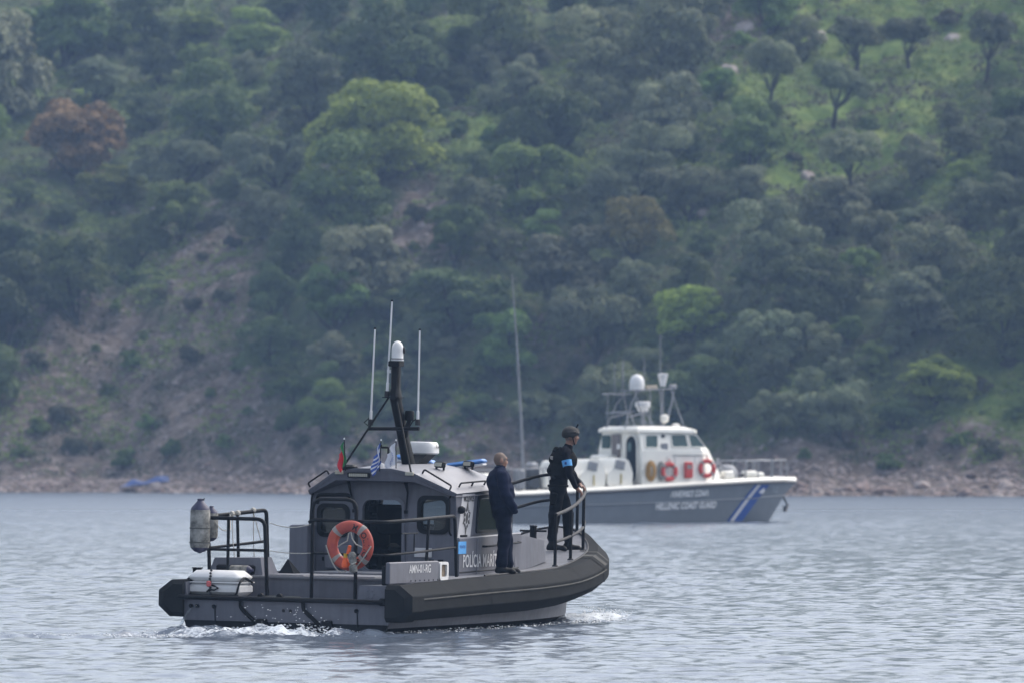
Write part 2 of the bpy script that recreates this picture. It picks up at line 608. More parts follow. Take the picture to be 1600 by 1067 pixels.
gx = np.concatenate([np.linspace(-300, -48, 40)[:-1], np.linspace(-48, 48, 330), np.linspace(48, 300, 40)[1:]])
gt = np.concatenate([np.linspace(-45, -6, 12)[:-1], np.linspace(-6, 30, 150)[:-1], np.linspace(30, 110, 190)[:-1], np.linspace(110, 200, 30)])
GX, GT = np.meshgrid(gx, gt)
GY = shore_y(GX) + GT
GZ = hill_z(GX, GY)
PX, PY = to_px(GX, GY, GZ)
wob = 40 * (vnoise(GX / 2.2, GY / 2.5, 7) - .5)
def zone(lst):
    a = np.zeros_like(GX)
    for cx, cy, rx, ry, w in lst:
        d = np.sqrt(((PX + wob - cx) / rx) ** 2 + ((PY + wob - cy) / ry) ** 2)
        a = np.maximum(a, w * np.clip(1.6 - d * 1.1, 0, 1))
    return a
A_EARTH = np.maximum(zone(EARTH), np.clip(1.3 - (GT * .8) / 8, 0, 1))
A_GRASS = zone(GRASS)

def hill_material():
    m = bpy.data.materials.new('hillside_ground')
    m.use_nodes = True
    n, l = m.node_tree.nodes, m.node_tree.links
    b = n['Principled BSDF']
    b.inputs['Roughness'].default_value = 0.95
    b.inputs['Specular IOR Level'].default_value = 0.1
    tc = n.new('ShaderNodeTexCoord')
    def noise(scale, detail=6, rough=.65):
        z = n.new('ShaderNodeTexNoise')
        z.inputs['Scale'].default_value = scale
        z.inputs['Detail'].default_value = detail
        z.inputs['Roughness'].default_value = rough
        l.new(tc.outputs['Object'], z.inputs['Vector'])
        return z.outputs['Fac']
    def ramp(fac, stops):
        r = n.new('ShaderNodeValToRGB')
        els = r.color_ramp.elements
        while len(els) < len(stops):
            els.new(0.5)
        for e, (p, c) in zip(els, stops):
            e.position = p
            e.color = (*c, 1)
        l.new(fac, r.inputs['Fac'])
        return r.outputs['Color']
    def mix(fac, a, c):
        x = n.new('ShaderNodeMix')
        x.data_type = 'RGBA'
        l.new(fac, x.inputs['Factor'])
        l.new(a, x.inputs['A'])
        l.new(c, x.inputs['B'])
        return x.outputs['Result']
    def attr(nm):
        a = n.new('ShaderNodeAttribute')
        a.attribute_name = nm
        return a.outputs['Fac']
    scrub = ramp(noise(.5), [(.3, (.038, .054, .024)), (.5, (.072, .098, .040)), (.7, (.13, .145, .070))])
    earth = ramp(noise(.9, 8, .7), [(.3, (.055, .044, .036)), (.44, (.128, .102, .085)), (.58, (.205, .168, .145)), (.72, (.37, .325, .295))])
    grass = ramp(noise(.6), [(.3, (.075, .125, .032)), (.5, (.135, .195, .050)), (.7, (.25, .28, .09))])
    def sharp(a, scale):
        add = n.new('ShaderNodeMath'); add.operation = 'MULTIPLY_ADD'
        l.new(noise(scale, 5), add.inputs[0]); add.inputs[1].default_value = 1.1
        l.new(a, add.inputs[2])
        mr = n.new('ShaderNodeMapRange')
        mr.inputs['From Min'].default_value = .82
        mr.inputs['From Max'].default_value = 1.12
        l.new(add.outputs[0], mr.inputs['Value'])
        return mr.outputs[0]
    c = mix(sharp(attr('grass'), .8), scrub, grass)
    c = mix(sharp(attr('earth'), 1.1), c, earth)
    l.new(c, b.inputs['Base Color'])
    bp = n.new('ShaderNodeBump')
    bp.inputs['Strength'].default_value = 0.8
    bp.inputs['Distance'].default_value = 0.4
    l.new(noise(1.6, 8, .7), bp.inputs['Height'])
    l.new(bp.outputs[0], b.inputs['Normal'])
    return m
hill = grid_mesh('hillside', GX, GY, GZ, hill_material(), {'earth': A_EARTH, 'grass': A_GRASS})
tag(hill, 'steep wooded hillside with bare reddish earth and grassy clearings', 'hillside', kind='structure')

# ================================================================== the boats' places
def frame_of(origin, heading, roll=0.0, pitch=0.0):
    """Local x forward, y to port, z up; heading clockwise from +Y."""
    st, ct = sin(heading), cos(heading)
    f, p, u = Vector((st, ct, 0)), Vector((-ct, st, 0)), Vector((0, 0, 1))
    p2, u2 = p * cos(roll) + u * sin(roll), u * cos(roll) - p * sin(roll)
    m = Matrix((f, p2, u2)).transposed().to_4x4()
    m.translation = Vector(origin)
    return m
BW = frame_of((-3.3178, 100.0, 0.0), radians(22), radians(1.0))     # grey patrol boat
GW = frame_of((-4.73, 260.8, 0.0), radians(62))                      # white and grey patrol boat
BWI, GWI = BW.inverted(), GW.inverted()

# ================================================================== sea
def sea_material():
    m = bpy.data.materials.new('sea_water')
    m.use_nodes = True
    n, l = m.node_tree.nodes, m.node_tree.links
    b = n['Principled BSDF']
    b.inputs['Base Color'].default_value = (0.085, 0.107, 0.142, 1)
    b.inputs['Roughness'].default_value = 0.10
    b.inputs['IOR'].default_value = 1.33
    tc = n.new('ShaderNodeTexCoord')
    sp = n.new('ShaderNodeSeparateXYZ')          # roughness rises with distance, added to lighten the far water
    l.new(tc.outputs['Object'], sp.inputs[0])
    br = n.new('ShaderNodeMapRange')
    br.inputs['From Min'].default_value = 150; br.inputs['From Max'].default_value = 400
    br.inputs['To Min'].default_value = .14; br.inputs['To Max'].default_value = .33
    l.new(sp.outputs['Y'], br.inputs['Value'])
    l.new(br.outputs[0], b.inputs['Roughness'])
    z = n.new('ShaderNodeTexNoise')
    z.inputs['Scale'].default_value = 5.0
    z.inputs['Detail'].default_value = 3
    l.new(tc.outputs['Object'], z.inputs['Vector'])
    z2 = n.new('ShaderNodeTexNoise')
    z2.inputs['Scale'].default_value = 0.12
    z2.inputs['Detail'].default_value = 3
    l.new(tc.outputs['Object'], z2.inputs['Vector'])
    mr = n.new('ShaderNodeMapRange')
    mr.inputs['From Min'].default_value = .4
    mr.inputs['From Max'].default_value = .65
    mr.inputs['To Min'].default_value = .10
    mr.inputs['To Max'].default_value = .30
    l.new(z2.outputs['Fac'], mr.inputs['Value'])
    bp = n.new('ShaderNodeBump')
    bp.inputs['Distance'].default_value = 0.05
    l.new(mr.outputs[0], bp.inputs['Strength'])
    l.new(z.outputs['Fac'], bp.inputs['Height'])
    l.new(bp.outputs[0], b.inputs['Normal'])
    # white foam where the boat churns the water
    at = n.new('ShaderNodeAttribute'); at.attribute_name = 'foam'
    nf = n.new('ShaderNodeTexNoise'); nf.inputs['Scale'].default_value = 9.0; nf.inputs['Detail'].default_value = 7; nf.inputs['Roughness'].default_value = .75
    l.new(tc.outputs['Object'], nf.inputs['Vector'])
    ma = n.new('ShaderNodeMath'); ma.operation = 'MULTIPLY_ADD'
    l.new(at.outputs['Fac'], ma.inputs[0]); ma.inputs[1].default_value = .42; l.new(nf.outputs['Fac'], ma.inputs[2])
    mf = n.new('ShaderNodeMapRange'); mf.inputs['From Min'].default_value = .74; mf.inputs['From Max'].default_value = .90
    l.new(ma.outputs[0], mf.inputs['Value'])
    fo = n.new('ShaderNodeBsdfDiffuse'); fo.inputs['Color'].default_value = (.62, .66, .70, 1)
    mx = n.new('ShaderNodeMixShader')
    l.new(mf.outputs[0], mx.inputs[0]); l.new(b.outputs[0], mx.inputs[1]); l.new(fo.outputs[0], mx.inputs[2])
    l.new(mx.outputs[0], n['Material Output'].inputs['Surface'])
    return m

rows = [62.0]
while rows[-1] < 505:
    y_ = rows[-1]
    rows.append(y_ + 0.10 * max((y_ / 95) ** 1.0, 0.75))
rows = np.array([-60, -20, 10, 30, 45, 55] + rows + [515, 540, 600, 720])
u_ = np.concatenate([np.linspace(-1, 1, 281)])
span = np.maximum(rows, 62) * 0.098
SX = np.concatenate([np.full((len(rows), 1), -310.0), -span[:, None] - np.maximum(20, span[:, None] * 1.5), span[:, None] * u_[None, :], span[:, None] + np.maximum(20, span[:, None] * 1.5), np.full((len(rows), 1), 310.0)], 1)
SY = np.repeat(rows[:, None], SX.shape[1], 1)
rng = np.random.RandomState(11)
SZ = np.zeros_like(SX)
vis = np.zeros_like(SX)
step = np.maximum(np.gradient(rows)[:, None], span[:, None] / 140)
NW = 84
SEA_SLOPE = 0.094
for j in range(NW):
    lam = 0.24 * (1.5 / 0.24) ** rng.rand()
    th = rng.normal(0.35, 0.85)
    far = np.maximum(1, np.floor(np.maximum(0, np.log2(step / .30)) + 1))    # farther off only the longer waves can be told apart
    kx, ky = sin(th) * 2 * pi / lam / far, cos(th) * 2 * pi / lam / far
    a = SEA_SLOPE * lam / (2 * pi) * sqrt(2 / NW) * (1.0 if lam < 1.0 else 0.8)
    fade = np.clip(lam * np.maximum(1, step / .30) / (2.4 * step) - .6, 0, 1)
    vis += fade ** 2 * (1.0 if lam < 1.0 else 0.64)
    ph = kx * SX + ky * SY + rng.rand() * 6.28
    SZ += fade * far * a * (np.sin(ph) - 0.22 * np.cos(2 * ph))
SZ *= np.sqrt(vis.max() / np.maximum(vis, vis.max() * .08))       # far waves keep the same steepness
patch = vnoise(SX / 9 + 3, SY / 22, 21) * .6 + vnoise(SX / 3.1, SY / 7, 22) * .4
SZ *= 0.8 + 0.4 * patch
# the grey boat's wash: churned water round the hull, behind the transom and trailing off to the left
LX = (SX - BW[0][3]) * BW[0][0] + (SY - BW[1][3]) * BW[1][0]
LY = (SX - BW[0][3]) * BW[0][1] + (SY - BW[1][3]) * BW[1][1]
churn = (vnoise(SX / .16, SY / .2, 31) - .5) + .7 * (vnoise(SX / .4, SY / .5, 32) - .5)
stern_m = np.exp(-((LX + 0.7) / 0.9) ** 2) * np.exp(-(LY / 2.0) ** 4)
trail_y = 98.6 - 0.02 * (SX + 5) ** 2 * 0.4
trail_m = np.exp(-((SY - trail_y) / 0.8) ** 2) * np.clip((-3.6 - SX) / .8, 0, 1) * np.clip((SX + 14) / 6, 0.3, 1)
hb = 2.0 * np.sqrt(np.clip(1 - (np.clip(LX - 5, 0, 6.2) / 6.2) ** 2, 0, 1))
side_d = np.abs(LY) - np.where(LX < 10.6, hb, 0)
side_m = np.exp(-(np.clip(side_d, 0, 9) / .5) ** 2) * (LX > -.3) * (LX < 11.4)
bow_m = np.exp(-((LX - 10.2) / 1.0) ** 2 - ((LY + 0.9) / 0.9) ** 2)
SZ += churn * (0.16 * stern_m + 0.11 * trail_m + 0.05 * side_m + 0.07 * bow_m) + 0.05 * stern_m + 0.05 * bow_m
SZ += 0.05 * np.exp(-((side_d - .9) / .35) ** 2) * (LX > 0) * (LX < 11) * (LY < 0)
SZ[:, :2] = 0
SZ[:, -2:] = 0
foam_a = np.clip(0.85 * stern_m * (.45 + .75 * np.exp(-((LY + .3) / .9) ** 2)) + .55 * trail_m + .42 * side_m * (LY < 0) + .62 * bow_m, 0, 1)
sea = grid_mesh('sea', SX, SY, SZ, sea_material(), {'foam': foam_a})
tag(sea, 'pale grey rippled sea surface', 'sea', kind='structure')

# ================================================================== haze over the water
hz = MB().box((0, 327, 38.5), (700, 830, 97)).build('haze', None, smooth=0)
hz.data.materials.clear()
hm = bpy.data.materials.new('haze_air')
hm.use_nodes = True
hn, hl = hm.node_tree.nodes, hm.node_tree.links
hn.remove(hn['Principled BSDF'])
pv = hn.new('ShaderNodeVolumePrincipled')
pv.inputs['Color'].default_value = (0.42, 0.635, 1.0, 1)
pv.inputs['Density'].default_value = 0.00029
pv.inputs['Anisotropy'].default_value = 0.0
hl.new(pv.outputs[0], hn['Material Output'].inputs['Volume'])
hz.data.materials.append(hm)
tag(hz, 'thin bluish haze between the boats and the hillside', 'haze', kind='stuff')

# ================================================================== grey patrol boat
boat = thing('patrol_boat', 'dark grey police patrol boat with black rubber collar in the foreground', 'boat', BW)
ZT = ([0, 2.8, 5, 6.8, 7.54, 8.41, 9.0, 9.69, 10.3, 10.8], [.735, .80, .84, .88, .93, 1.01, 1.07, 1.14, 1.27, 1.45])
def zt(x): return float(np.interp(x, *ZT))
def zb(t): return float(np.interp(t, [-.01, 0, .21, .49, .84, 1.22, 1.571], [.223, .28, .33, .45, .58, .75, .90]))
def inner(t): return 5 + 5.8 * sin(t), 1.6 * cos(t)
def outer(t): return 5 + 6.2 * sin(t), 2.0 * cos(t)
# stations: (x on the inner line, inner half beam, outer x, outer half beam, top z, bottom z)
STN = []
for i in range(8):
    x = 5 * i / 8
    STN.append((x, 1.62 - .02 * x / 5, x, 2.0, zt(x), .223 + (.28 - .223) * x / 5))
for i in range(25):
    t = pi / 2 * i / 24
    xi, yi = inner(t)
    xo, yo = outer(t)
    STN.append((xi, yi, xo, yo, zt(xi), zb(t)))
SEC = [(0, 1), (.47, 1.0), (.51, .985), (.985, .72), (1.0, .69), (1.0, .31), (.985, .28), (.57, .015), (.53, 0), (0, 0)]
def collar_ring(st, s, grow=0.0):
    xi, yi, xo, yo, a, b = st
    h, out = a - b, []
    for w, q in SEC:
        w2 = w * (1 + grow * 2.2) if w > 0 else -0.02
        q2 = .5 + (q - .5) * (1 + grow * 2)
        out.append((xi + (xo - xi) * w2, s * (yi + (yo - yi) * w2), b + h * q2))
    return out
def lerp_st(k):
    i = min(int(k), len(STN) - 2)
    f = k - i
    return tuple(a + (b - a) * f for a, b in zip(STN[i], STN[i + 1]))
# hull
mb = MB()
def water_half(x):
    return 1.57 if x < 3.5 else 1.57 * max(0.0, 1 - ((x - 3.5) / 7.05) ** 2.3) ** .75
hx = sorted(set([s[0] for s in STN if s[0] < 10.5] + [10.2, 10.45]))
for sgn in (1, -1):
    R1, R2, R3, R4 = [], [], [], []
    for x in hx:
        t = math.asin(min(1, max(0, (x - 5) / 5.8)))
        yi = 1.62 - .02 * x / 5 if x < 5 else 1.6 * cos(t)
        b = zb(t) if x > 5 else .223 + .057 * x / 5
        hw = water_half(x)
        R1.append((x, sgn * yi, b + .1)); R2.append((x, sgn * min(yi, hw + .03), b * .75 + .03))
        R3.append((x, sgn * hw, .11)); R4.append((x, 0, -.45 if x < 8 else -.45 + .4 * (x - 8) / 2.5))
    R1.append((10.72, 0, .95)); R2.append((10.62, 0, .6)); R3.append((10.56, 0, .08)); R4.append((10.5, 0, -.05))
    mb.cur = 0; mb.loft([R1, R2, R3], closed_ring=False)
    mb.cur = 1; mb.loft([R3, R4], closed_ring=False)
mb.cur = 0
hull = mb.build('hull', [M_GREY, M_BOOT], boat, smooth=40)
# transom
mb = MB()
fr = lambda u, v, w: (0.02 + w, u, v)
mb.panel([(1.63, .165), (1.655, .72), (1.60, .72), (1.58, .50), (-1.15, .50), (-1.18, .735), (-1.63, .735), (-1.63, .165)], [], fr, .05)
mb.build('transom', M_GREY, hull, smooth=0)
mb = MB()
mb.panel([(1.61, .163), (-1.63, .163), (-1.45, -.4), (1.45, -.4)], [], lambda u, v, w: (.018 + w, u, v), .052)
mb.build('transom_bottom_band', M_BOOT, hull, smooth=0)
# quarter blocks and platform
for c_, s_ in (((.50, -1.40, .60), (.90, .43, .262)), ((.50, 1.625, .60), (.90, .05, .25))):
    MB().box(c_, s_).build('quarter_block', M_GREY, hull, smooth=0)
mb = MB()
mb.box((.47, .1, .485), (.90, 2.55, .045))
mb.build('swim_platform', M_DECK, boat, smooth=0)
MB().tube(bend([(.0, 1.72, .505), (-.09, 1.66, .50), (-.09, -1.50, .498), (.0, -1.60, .498)], .06), .036, 10).build('platform_rail', M_BLACK, boat)
mb = MB()
mb.panel([(-1.17, .50), (1.42, .50), (1.42, .79), (-1.17, .79)], [], lambda u, v, w: (.96 + w, u, v), .04)
mb.build('aft_bulkhead', M_GREY, boat, smooth=0)
mb = MB().box((.93, .12, .80), (.10, 2.58, .03))
mb.build('bulkhead_capping', M_DECK, boat, smooth=0)
# deck
mb = MB()
ring = []
dxs = [.95, 1.8, 2.8, 3.8] + [s[0] for s in STN if s[0] > 4.3]
for x in dxs:
    t = math.asin(min(1, max(0, (x - 5) / 5.8)))
    yi = 1.62 - .02 * x / 5 if x < 5 else 1.6 * cos(t)
    z = zt(x) - .012
    ring.append([(x, yi * q, z + .015 * (1 - q * q)) for q in (1, .6, .2, -.2, -.6, -1)])
mb.loft(ring, closed_ring=False)
mb.build('deck', M_DECK, boat, smooth=30)
mb = MB()      # pale lip where the deck meets the collar
for s in (1, -1):
    mb.tube([(st[0], s * st[1], st[4] + .006) for st in STN[6:]], .016, 6)
mb.build('deck_edge_lip', M_STEEL, boat)
for (x, y, sx, sy) in ((1.75, -.35, .95, 1.05), (1.75, .75, .95, .95), (2.95, -.1, .95, 1.5)):
    MB().box((x, y, zt(x) + .025), (sx, sy, .06), bev=.012).build('deck_hatch', M_DECK, boat, smooth=0)
# collar
col = bpy.data.objects.new('rubber_collar', None)
mb = MB()
for s in (1, -1):
    mb.loft([collar_ring(st, s) for st in STN], closed_ring=True)
collar = mb.build('rubber_collar', M_RUB, boat, smooth=14)
bpy.data.objects.remove(col)
for s in (1, -1):
    e = STN[0]
    r0, r1, r2 = collar_ring(e, s, .03), collar_ring(e, s, .03), collar_ring(e, s, -.10)
    r0 = [(.42, b, c) for a, b, c in r0]; r1 = [(-.02, b, c) for a, b, c in r1]; r2 = [(-.085, b, c) for a, b, c in r2]
    MB().loft([r0, r1, r2], caps=True).build('collar_end_cap', M_RUB, collar, smooth=20)
    for (k0, k1, g) in ((4.9, 5.0, .006), (13.2, 13.28, .006), (17.6, 18.1, .014), (18.9, 19.0, .006), (24.5, 24.6, .006)):
        MB().loft([collar_ring(lerp_st(k0), s, g), collar_ring(lerp_st(k1), s, g)]).build('collar_seam_band', M_RUB, collar, smooth=20)
    st = [lerp_st(k * .5) for k in range(0, 38)]
    MB().tube([(a[0] + (a[2] - a[0]) * 1.0, s * (a[1] + (a[3] - a[1]) * 1.0), a[5] + (a[4] - a[5]) * .60) for a in st], .017, 6).build('rubbing_strake', M_RUB2, collar)
def top_patch(k0, k1, s, w0=.06, w1=.92):
    rows_ = []
    for k in np.linspace(k0, k1, 5):
        r = collar_ring(lerp_st(k), s, .004)
        rows_.append([(a, b, c + .004) for a, b, c in r[0:4]])
    return MB().loft(rows_, closed_ring=False)
top_patch(18.4, 19.2, -1).build('worn_collar_patch', M_RUB2, collar, smooth=0)
top_patch(20.3, 20.7, -1).build('worn_collar_patch', M_RUB2, collar, smooth=0)
# transom fittings
for y in (.70, -.30):
    o = MB().tube(bend([(-.03, y, .49), (-.03, y - .0, .36), (-.02, y - .28, .12)], .08), .032, 8).build('platform_bracket', M_BLACK, boat)
for y in (.36, -.68):
    MB().box((-.03, y, .15), (.07, .16, .12), bev=.01).build('trim_bracket', M_BLACK, boat, smooth=0)
for y, z in ((1.50, .37), (1.40, .37), (1.13, .37), (-1.14, .36)):
    MB().lathe([(.030, 0), (.030, .03), (.016, .03), (.012, .005)], 14, (-.005, y, z), (-1, 0, 0)).build('outlet', M_BLACK, boat)
for y in (1.12, -1.15):
    MB().tube([(-.012, y, .36), (-.012, y - .01, .12)], .010, 6).build('drain_streak_pipe', M_BOOT, boat)
for y in (.02, -.09):
    MB().lathe([(.024, 0), (.024, .012), (.014, .012), (.012, .002)], 14, (-.005, y, .335), (-1, 0, 0)).build('drain_hole', M_STEEL, boat)
for i in range(3):
    for j in range(2):
        MB().lathe([(.016, 0), (.014, .012), (.004, .016)], 8, (-.004, -1.31 - .07 * j - .02 * (i == 1), .56 + .05 * i), (-1, 0, 0)).build('bolt', M_GREY, boat)
MB().box((-.03, -1.56, .50), (.08, .09, .11), bev=.012).build('rail_bracket', M_BLACK, boat, smooth=0)
# bitts
def bitt(x, y, z, h=.27, w=.10):
    o = MB().box((x, y, z + h / 2), (w, w, h), bev=.012).build('mooring_bitt', M_BLACK, boat, smooth=0)
    MB().box((x, y, z + h + .006), (w + .02, w + .02, .018), bev=.004).build('cap', M_BLACK, o, smooth=0)
bitt(.42, -1.42, .73, .27, .11)
bitt(.62, 1.70, .735, .17, .11)
mb = MB().lathe([(.055, 0), (.055, .25), (.062, .255), (.062, .275), (.05, .28)], 16, (10.0, .12, zt(10.0)))
bol = mb.build('bow_bollard', M_BLACK, boat)
MB().tube([(9.98, .34, zt(10) + .19), (10.02, -.1, zt(10) + .19)], .016, 8).build('cross_pin', M_BLACK, bol)
MB().box((10.0, .12, zt(10.0) + .012), (.22, .26, .024)).build('base_plate', M_BLACK, bol, smooth=0)
# side bulwark with registration
mb = MB()
mb.box((1.24, -1.485, .91), (1.86, .07, .32), bev=.015)
blk = mb.build('side_bulwark', M_GREY, boat, smooth=0)
lettering('AMN-01-RG', (1.02, -1.522, .90), (1, 0, 0), (0, 0, 1), .125, .82, M_PRINTW, blk, .012)
mb = MB()
mb.panel(rrect(2.19, 2.52, .78, 1.05, .05), [rrect(2.25, 2.46, .83, 1.01, .03)], lambda u, v, w: (u, -1.50 + w, v), .06)
fl = mb.build('fairlead', M_WHITE, boat, smooth=0)
MB().box((2.355, -1.485, .92), (.22, .03, .19)).build('fairlead_backing', mat('rusty_grey', (.22, .17, .12), .8, .4, 12), fl, smooth=0)
# locker on the port quarter; a dark block stands for its recess shade
mb = MB()
lk = [(1.02, 1.72, .79), (1.02, .82, .79), (1.62, .82, .79), (1.62, 1.72, .79), (1.10, 1.64, 1.06), (1.10, .90, 1.075), (1.55, .92, 1.075), (1.55, 1.64, 1.06)]
mb.add(lk, [(0, 1, 5, 4), (1, 2, 6, 5), (2, 3, 7, 6), (3, 0, 4, 7), (4, 5, 6, 7), (0, 3, 2, 1)])
lko = mb.build('quarter_locker', M_GREY, boat, smooth=0)
MB().box((1.045, 1.27, .885), (.06, .62, .15), bev=.02).build('locker_recess_shade', M_INT, lko, smooth=0)
mb = MB()
mb.add([(1.9, .98, .80), (1.9, .70, .80), (2.2, .70, .80), (2.2, .98, .80), (2.02, .86, 1.05)], [(0, 1, 4), (1, 2, 4), (2, 3, 4), (3, 0, 4), (0, 3, 2, 1)])
mb.build('vent_cowl', M_BLACK, boat, smooth=0)
# ---------------------------------------------------------------- cabin
YC = .06
cab = bpy.data.objects.new('cabin', None)
COL.objects.link(cab); cab.parent = boat
WP, WD, WS = (rrect(.62, 1.12, 1.37, 1.84, .11), rrect(-.27, .40, .86, 1.94, .13), rrect(-1.02, -.53, 1.45, 1.99, .11))
mb = MB()
mb.panel([(1.26, .78), (1.23, 2.02), (.72, 2.30), (-.60, 2.30), (-1.11, 2.02), (-1.14, .78)], [WP, WD, WS], lambda u, v, w: (3.75 + w, u, v), .05)
rear = mb.build('rear_wall', M_GREY, cab, smooth=0)
def shrink(pts, d):
    cx, cy = sum(p[0] for p in pts) / len(pts), sum(p[1] for p in pts) / len(pts)
    w, h = max(p[0] for p in pts) - min(p[0] for p in pts), max(p[1] for p in pts) - min(p[1] for p in pts)
    return [(cx + (x - cx) * (1 - 2 * d / w), cy + (y - cy) * (1 - 2 * d / h)) for x, y in pts]
fr_rear = lambda u, v, w: (3.745 + w, u, v)
for nm, wpts, gl in (('window', WP, M_GLASS), ('window', WS, M_GLASS)):
    o = MB().panel(shrink(wpts, -.02), [shrink(wpts, .045)], fr_rear, .09).build(nm, M_BLACK, cab, smooth=0)
    MB().panel(shrink(wpts, .04), [], fr_rear, .008).build('pane', gl, o, smooth=0)
o = MB().panel(shrink(WD, -.035), [shrink(WD, .012)], fr_rear, .08).build('door_frame', M_GREY, cab, smooth=0)
# side walls: lower coaming and upper wall leaning inwards
def side_fr(s, w0=0.0):
    def f(u, v, w):
        yb, ytop = 1.20, 1.165
        y = yb + (ytop - yb) * (v - 1.35) / .7 - max(0, (u - 5.2)) * .05
        return (u, YC + s * (y + w), v)
    return f
SW = rpoly([(4.60, 2.00), (4.45, 1.46), (5.86, 1.46), (5.90, 2.03)], .07)
for s in (1, -1):
    MB().panel([(3.725, 1.35), (6.02, 1.41), (6.08, 2.12), (3.725, 2.035)], [SW], side_fr(s), .05).build('side_wall', M_GREY, cab, smooth=0)
    o = MB().panel(shrink(SW, -.02), [shrink(SW, .035)], side_fr(s), .09).build('window', M_BLACK, cab, smooth=0)
    MB().panel(shrink(SW, .03), [], side_fr(s), .008).build('pane', M_GLASS, o, smooth=0)
    # lower coaming
    mb = MB()
    mb.panel([(3.70, .78), (6.3, .84), (6.3, 1.415), (3.70, 1.36)], [], lambda u, v, w, s=s: (u, YC + s * (1.235 + w - max(0, (u - 5.2)) * .05), v), .07)
    mb.build('lower_side', M_GREY, cab, smooth=0)
    MB().tube([(3.70, YC + s * 1.25, 1.365), (6.3, YC + s * 1.20, 1.42)], .022, 6).build('side_ledge', M_ROOF, cab)
# front wall with three panes, leaning forward at the top
FW = [rpoly([(.42, 1.52), (1.06, 1.52), (1.00, 2.06), (.42, 2.14)], .05), rrect(-.34, .34, 1.52, 2.15, .05), rpoly([(-1.06, 1.52), (-.42, 1.52), (-.42, 2.14), (-1.00, 2.06)], .05)]
fr_front = lambda u, v, w: (5.98 + (v - 1.4) * .12 + w, YC + u, v)
MB().panel([(-1.16, 1.40), (1.16, 1.40), (1.10, 2.10), (.62, 2.28), (-.62, 2.28), (-1.10, 2.10)], FW, fr_front, .05).build('front_wall', M_GREY, cab, smooth=0)
for wpts in FW:
    o = MB().panel(shrink(wpts, -.015), [shrink(wpts, .02)], fr_front, .09).build('window', M_BLACK, cab, smooth=0)
    MB().panel(shrink(wpts, .015), [], fr_front, .008).build('pane', M_GLASS, o, smooth=0)
for s in (-1, 1):
    MB().box((6.05, YC + s * 1.135, 1.77), (.06, .05, .62), bev=.01).build('windscreen_post', M_BLACK, cab, smooth=0)
# roof: faceted, with a visor over the rear door
mb = MB()
def roof_ring(xe, xs, xr, ye, ze, ys, zs, zr, dz=0.0):
    return [(xe, YC + ye, ze + dz), (xs, YC + ys, zs + dz), (xr, YC + ys * .45, zr + dz), (xr, YC - ys * .45, zr + dz), (xs, YC - ys, zs + dz), (xe, YC - ye, ze + dz)]
A0 = roof_ring(3.68, 3.36, 3.34, 1.215, 2.045, .66, 2.335, 2.40)
A1 = roof_ring(4.6, 4.5, 4.5, 1.215, 2.075, .70, 2.40, 2.47)
A2 = roof_ring(5.6, 5.4, 5.4, 1.19, 2.115, .68, 2.42, 2.48)
A3 = roof_ring(6.12, 5.95, 6.0, 1.16, 2.14, .60, 2.36, 2.41)
A4 = roof_ring(6.16, 6.20, 6.25, 1.13, 2.10, .58, 2.26, 2.30)
low = lambda R_, d: [(x, y, z - d) for x, y, z in R_]
mb.loft([A0, A1, A2, A3, A4], closed_ring=False)
roof = mb.build('roof', M_ROOF, cab, smooth=20)
mb = MB()
B4 = low(A4, .05)
mb.loft([A4, B4, low(A3, .06), low(A2, .06), low(A1, .06), low(A0, .05)], closed_ring=False)
mb.build('roof_lining', M_GREY, roof, smooth=20)
vis_up = [(3.675, YC + 1.22, 2.05), (3.352, YC + .66, 2.34), (3.332, YC + .3, 2.405), (3.332, YC - .3, 2.405), (3.352, YC - .66, 2.34), (3.675, YC - 1.22, 2.05)]
vis_lo = [(3.69, YC + 1.20, 1.99), (3.39, YC + .64, 2.215), (3.385, YC + .3, 2.22), (3.385, YC - .3, 2.22), (3.39, YC - .64, 2.215), (3.69, YC - 1.20, 1.99)]
vis_in = [(3.74, YC + 1.19, 1.98), (3.74, YC + .60, 2.18), (3.74, YC + .3, 2.20), (3.74, YC - .3, 2.20), (3.74, YC - .60, 2.18), (3.74, YC - 1.19, 1.98)]
MB().loft([vis_up, vis_lo, vis_in], closed_ring=False).build('rear_visor', M_GREY, cab, smooth=0)
# cabin inside
MB().box((4.9, YC, .83), (2.3, 2.3, .03)).build('cabin_floor', M_INT, cab, smooth=0)
MB().box((5.75, YC, 1.16), (.42, 2.2, .60), bev=.05).build('helm_console', M_INT, cab, smooth=0)
for y in (.62, -.58):
    st_ = MB().box((5.0, y, 1.18), (.46, .48, .14), bev=.05).build('helm_seat', M_SEAT, cab)
    MB().box((4.78, y, 1.44), (.13, .46, .50), bev=.05).build('backrest', M_SEAT, st_)
    if y > 0: MB().box((4.78, y, 1.78), (.10, .26, .14), bev=.04).build('headrest', M_SEAT, st_)
    MB().tube([(5.0, y, .84), (5.0, y, 1.12)], .06, 10).build('pedestal', M_SEAT, st_)
MB().box((3.95, .78, 1.30), (.30, .72, .95), bev=.03).build('inner_bulkhead', M_INT, cab, smooth=0)
MB().box((4.55, .20, 1.62), (.06, .62, .46), bev=.03).build('inner_screen', M_INT, cab, smooth=0)
